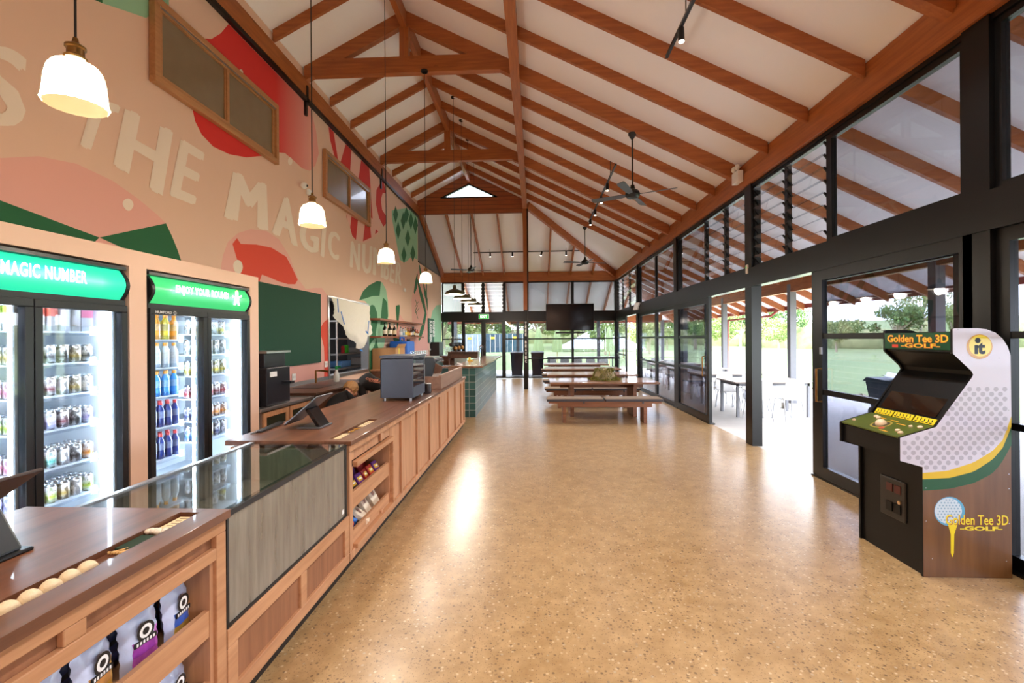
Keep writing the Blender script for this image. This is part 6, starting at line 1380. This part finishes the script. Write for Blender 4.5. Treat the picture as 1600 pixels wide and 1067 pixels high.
# coin door
cd_ = box('coin_door', M('coin_door_black', (30, 26, 26), .35), 2.698, 2.712, 3.55, 3.80, .30, .60, t, bevel=.008)
for y in (3.70, 3.62): box('coin_slot', M('coin_red', (80, 20, 20), .3), 2.694, 2.70, y - .03, y + .03, .50, .56, cd_); box('coin_return', AB, 2.69, 2.70, y - .03, y + .03, .35, .42, cd_)
MB().tube([(2.70, 3.60, .44), (2.688, 3.60, .44)], .014, 14).build('door_lock', M('lock_brass', (220, 190, 150), .3, .8), cd_, True)
# ------------------------------------------------------------------ two people at work behind the counter
def skin(name, verts, edges, mat, parent, sub=2, root=0):
    me = bpy.data.meshes.new(name); me.from_pydata([v[:3] for v in verts], edges, []); ob = bpy.data.objects.new(name, me); COL.objects.link(ob)
    sk = ob.modifiers.new('s', 'SKIN'); sk.use_smooth_shade = True
    sv = me.skin_vertices[0].data
    for i, v in enumerate(verts): sv[i].radius = (v[3], v[4] if len(v) > 4 else v[3]); sv[i].use_root = (i == root)
    m2 = ob.modifiers.new('d', 'SUBSURF'); m2.levels = sub; m2.render_levels = sub
    if mat: me.materials.append(mat)
    ob.parent = parent
    for v in me.vertices: v.co -= parent.location
    return ob
SKN = M('skin', (224, 164, 132), .5, var=.04); SHIRT = M('black_cotton', (24, 20, 20), .9, bmp=.2); HAIR = M('blond_hair', (176, 128, 78), .7, var=.35, scale=60); HAIRD = M('brown_hair', (60, 42, 30), .7, var=.3, scale=60); TRS = M('dark_trousers', (34, 34, 42), .9)
def person(lb, pelvis, chest, neck, head, facing, hands, knees, feet, shirt_txt, hair, hk=1):
    t = thing('person', lb, 'person', (pelvis[0], pelvis[1], 0)); P, Cc, Nn, H = map(Vector, (pelvis, chest, neck, head))
    up = (Cc - P).normalized(); f = Vector(facing).normalized(); side = up.cross(f).normalized()
    sL, sR = Cc + up * .1 + side * .17, Cc + up * .1 - side * .17; hL, hR = Vector(hands[0]), Vector(hands[1])
    def elbow(s, h, o): return (s + h) / 2 + o
    eL = elbow(sL, hL, side * .09 - up * .04); eR = elbow(sR, hR, -side * .09 - up * .04)
    V = [(*P, .16, .13), (*((P + Cc) / 2), .165, .13), (*Cc, .185, .14), (*(Cc + up * .12), .145, .12), (*Nn, .06), (*sL, .07), (*eL, .048), (*sR, .07), (*eR, .048)]
    E = [(0, 1), (1, 2), (2, 3), (3, 4), (3, 5), (5, 6), (3, 7), (7, 8)]
    skin('torso_shirt', V, E, SHIRT, t)
    for k, (kn, ft) in enumerate(zip(knees, feet)):
        kn, ft = Vector(kn), Vector(ft); s = 1 if k == 0 else -1; hip = P + side * .09 * s
        skin('trouser_leg', [(*hip, .10), (*((hip + kn) / 2), .085), (*kn, .062), (*((kn + ft) / 2), .055), (*ft, .045)], [(0, 1), (1, 2), (2, 3), (3, 4)], TRS, t)
        MB().ball((ft.x + f.x * .05, ft.y + f.y * .05, .045), .045, 12, 0, (1.1 + abs(f.x) * 1.4, 1.1 + abs(f.y) * 1.4, 1)).build('shoe', DARK, t, 2)
    for e_, h_, s in ((eL, hL, 1), (eR, hR, -1)):
        d = (h_ - e_).normalized(); w = h_ + d * .0; lat = d.cross(Vector((0, 0, 1))).normalized() * s; pl = h_ + d * .08
        V = [(*(e_ + d * .0), .042), (*((e_ + h_) / 2), .036), (*h_, .026, .02), (*(h_ + d * .05), .036, .016), (*pl, .036, .014)]; E = [(0, 1), (1, 2), (2, 3), (3, 4)]
        fg = skin('forearm_and_hand', V, E, SKN, t)
        dn_ = Vector((0, 0, -1))
        for q in range(4):
            b0 = pl + lat * (.027 - .018 * q); L = [.07, .08, .075, .058][q]; skin('finger', [(*b0, .009), (*(b0 + d * L * .45), .0085), (*(b0 + d * L * .75 + dn_ * .02), .008), (*(b0 + d * L * .85 + dn_ * .045), .007)], [(0, 1), (1, 2), (2, 3)], SKN, fg if False else t, 1)
        b0 = h_ + d * .03 + lat * .03; skin('thumb', [(*b0, .011), (*(b0 + d * .03 + lat * .02), .010), (*(b0 + d * .055 + lat * .025 + dn_ * .01), .008)], [(0, 1), (1, 2)], SKN, t, 1)
    # head: facing direction g, crown direction u
    g = (Vector(facing) + Vector((0, 0, -.55))).normalized(); u = (H - Nn).normalized(); u = (u - g * u.dot(g)).normalized(); l = u.cross(g)
    B = Matrix((g, l, u)).transposed()
    mb = MB(); n = 20; k_ = 14; V = []; F = []
    for i in range(k_ + 1):
        tt = PI * i / k_
        for j in range(n):
            a = 2 * PI * j / n; v = Vector((math.sin(tt) * math.cos(a), math.sin(tt) * math.sin(a), -math.cos(tt)))
            r = Vector((.104 * v.x, .083 * v.y, .126 * v.z))
            if v.z < 0: r.y *= 1 + .25 * v.z; r.x *= 1 + .12 * v.z * (v.x < 0); r.x += .02 * -v.z * (v.x > 0)
            if v.x > .9 and abs(v.z + .15) < .2: r.x += .022
            V.append(H + B @ r)
    for i in range(k_):
        for j in range(n): F.append((i * n + j, i * n + (j + 1) % n, (i + 1) * n + (j + 1) % n, (i + 1) * n + j))
    hd = MB().add(V, F).build('head', SKN, t, 2)
    MB().tube([Nn - up * .02, (Nn + H) / 2], .052, 12).build('neck', SKN, t, True)
    mb = MB()
    for s in (-1, 1): c = H + B @ Vector((-.005, s * .077, -.01)); mb.ball(c, .02, 10, 0, (1, .6, 1.5))
    c = H + B @ Vector((.108, 0, -.02)); mb.ball(c, .014, 8, 0, (1, 1, 1.4)); mb.build('ears_and_nose', SKN, hd, 2)
    mb = MB()
    for s in (-1, 1): mb.ball(H + B @ Vector((.087, s * .03, .01)), .010, 8)
    mb.build('eyes', DARK, hd, 2); mb = MB().tube([H + B @ Vector((.098, -.02, -.062)), H + B @ Vector((.103, 0, -.064)), H + B @ Vector((.098, .02, -.062))], .005, 6); mb.build('mouth', M('lip' + lb[:9], (176, 96, 84), .5), hd, True)
    R = random.Random(9); V = []; F = []
    mb = MB(); n = 40; k_ = 16; V = []
    for i in range(k_ + 1):
        tt = PI * .70 * i / k_
        for j in range(n):
            a = 2 * PI * j / n; v = Vector((math.sin(tt) * math.cos(a), math.sin(tt) * math.sin(a), math.cos(tt)))
            cut = 1 if v.x < .35 or v.z > .45 else .9
            r = Vector((.118 * v.x - .008, .10 * v.y, .142 * v.z)) * (cut + .03 * math.sin(a * 9 + i * 1.3) + R.uniform(-.05, .05)); V.append(H + B @ r)
    for i in range(k_):
        for j in range(n): F.append((i * n + j, (i + 1) * n + j, (i + 1) * n + (j + 1) % n, i * n + (j + 1) % n))
    mb.add(V, F).build('hair', hair, hd, 2)
    return t, P, Cc, up, f, side
person('blond person in dark top crouching with head bowed behind the long counter', (-2.95, 6.45, .42), (-2.94, 6.86, .70), (-2.91, 7.05, .82), (-2.88, 7.2, .90), (.75, .5, -.5), [(-2.7, 7.25, .45), (-2.75, 7.45, .42)], [(-2.72, 6.75, .3), (-2.9, 6.8, .08)], [(-2.7, 6.45, .05), (-2.95, 6.3, .06)], None, HAIR)
t, P, Cc, up, f, side = person('person in black printed shirt bent over behind the counter, back to the room', (-2.46, 8.22, .76), (-2.90, 8.12, .90), (-3.10, 8.22, .94), (-3.2, 8.40, .84), (-.6, .5, -.6), [(-2.95, 8.0, .35), (-2.9, 8.6, .35)], [(-2.55, 8.05, .4), (-2.5, 8.4, .36)], [(-2.35, 8.0, .05), (-2.35, 8.5, .05)], 'x', HAIRD)
mb = MB(); R_ = (Vector((-2.30, 8.1, .84)) - Vector((-2.85, 8.08, .94)))
ftext(mb, 'COVER MEAL', (-2.93, 7.95, .985), (.42, .0, -.07), (0, .05, .03), 0, .03); ftext(mb, 'CATERING CO', (-2.87, 7.94, .95), (.34, 0, -.06), (0, .03, .02), 0, .02)
mb.build('shirt_print', M('print_orange', (206, 130, 100), .7), t)
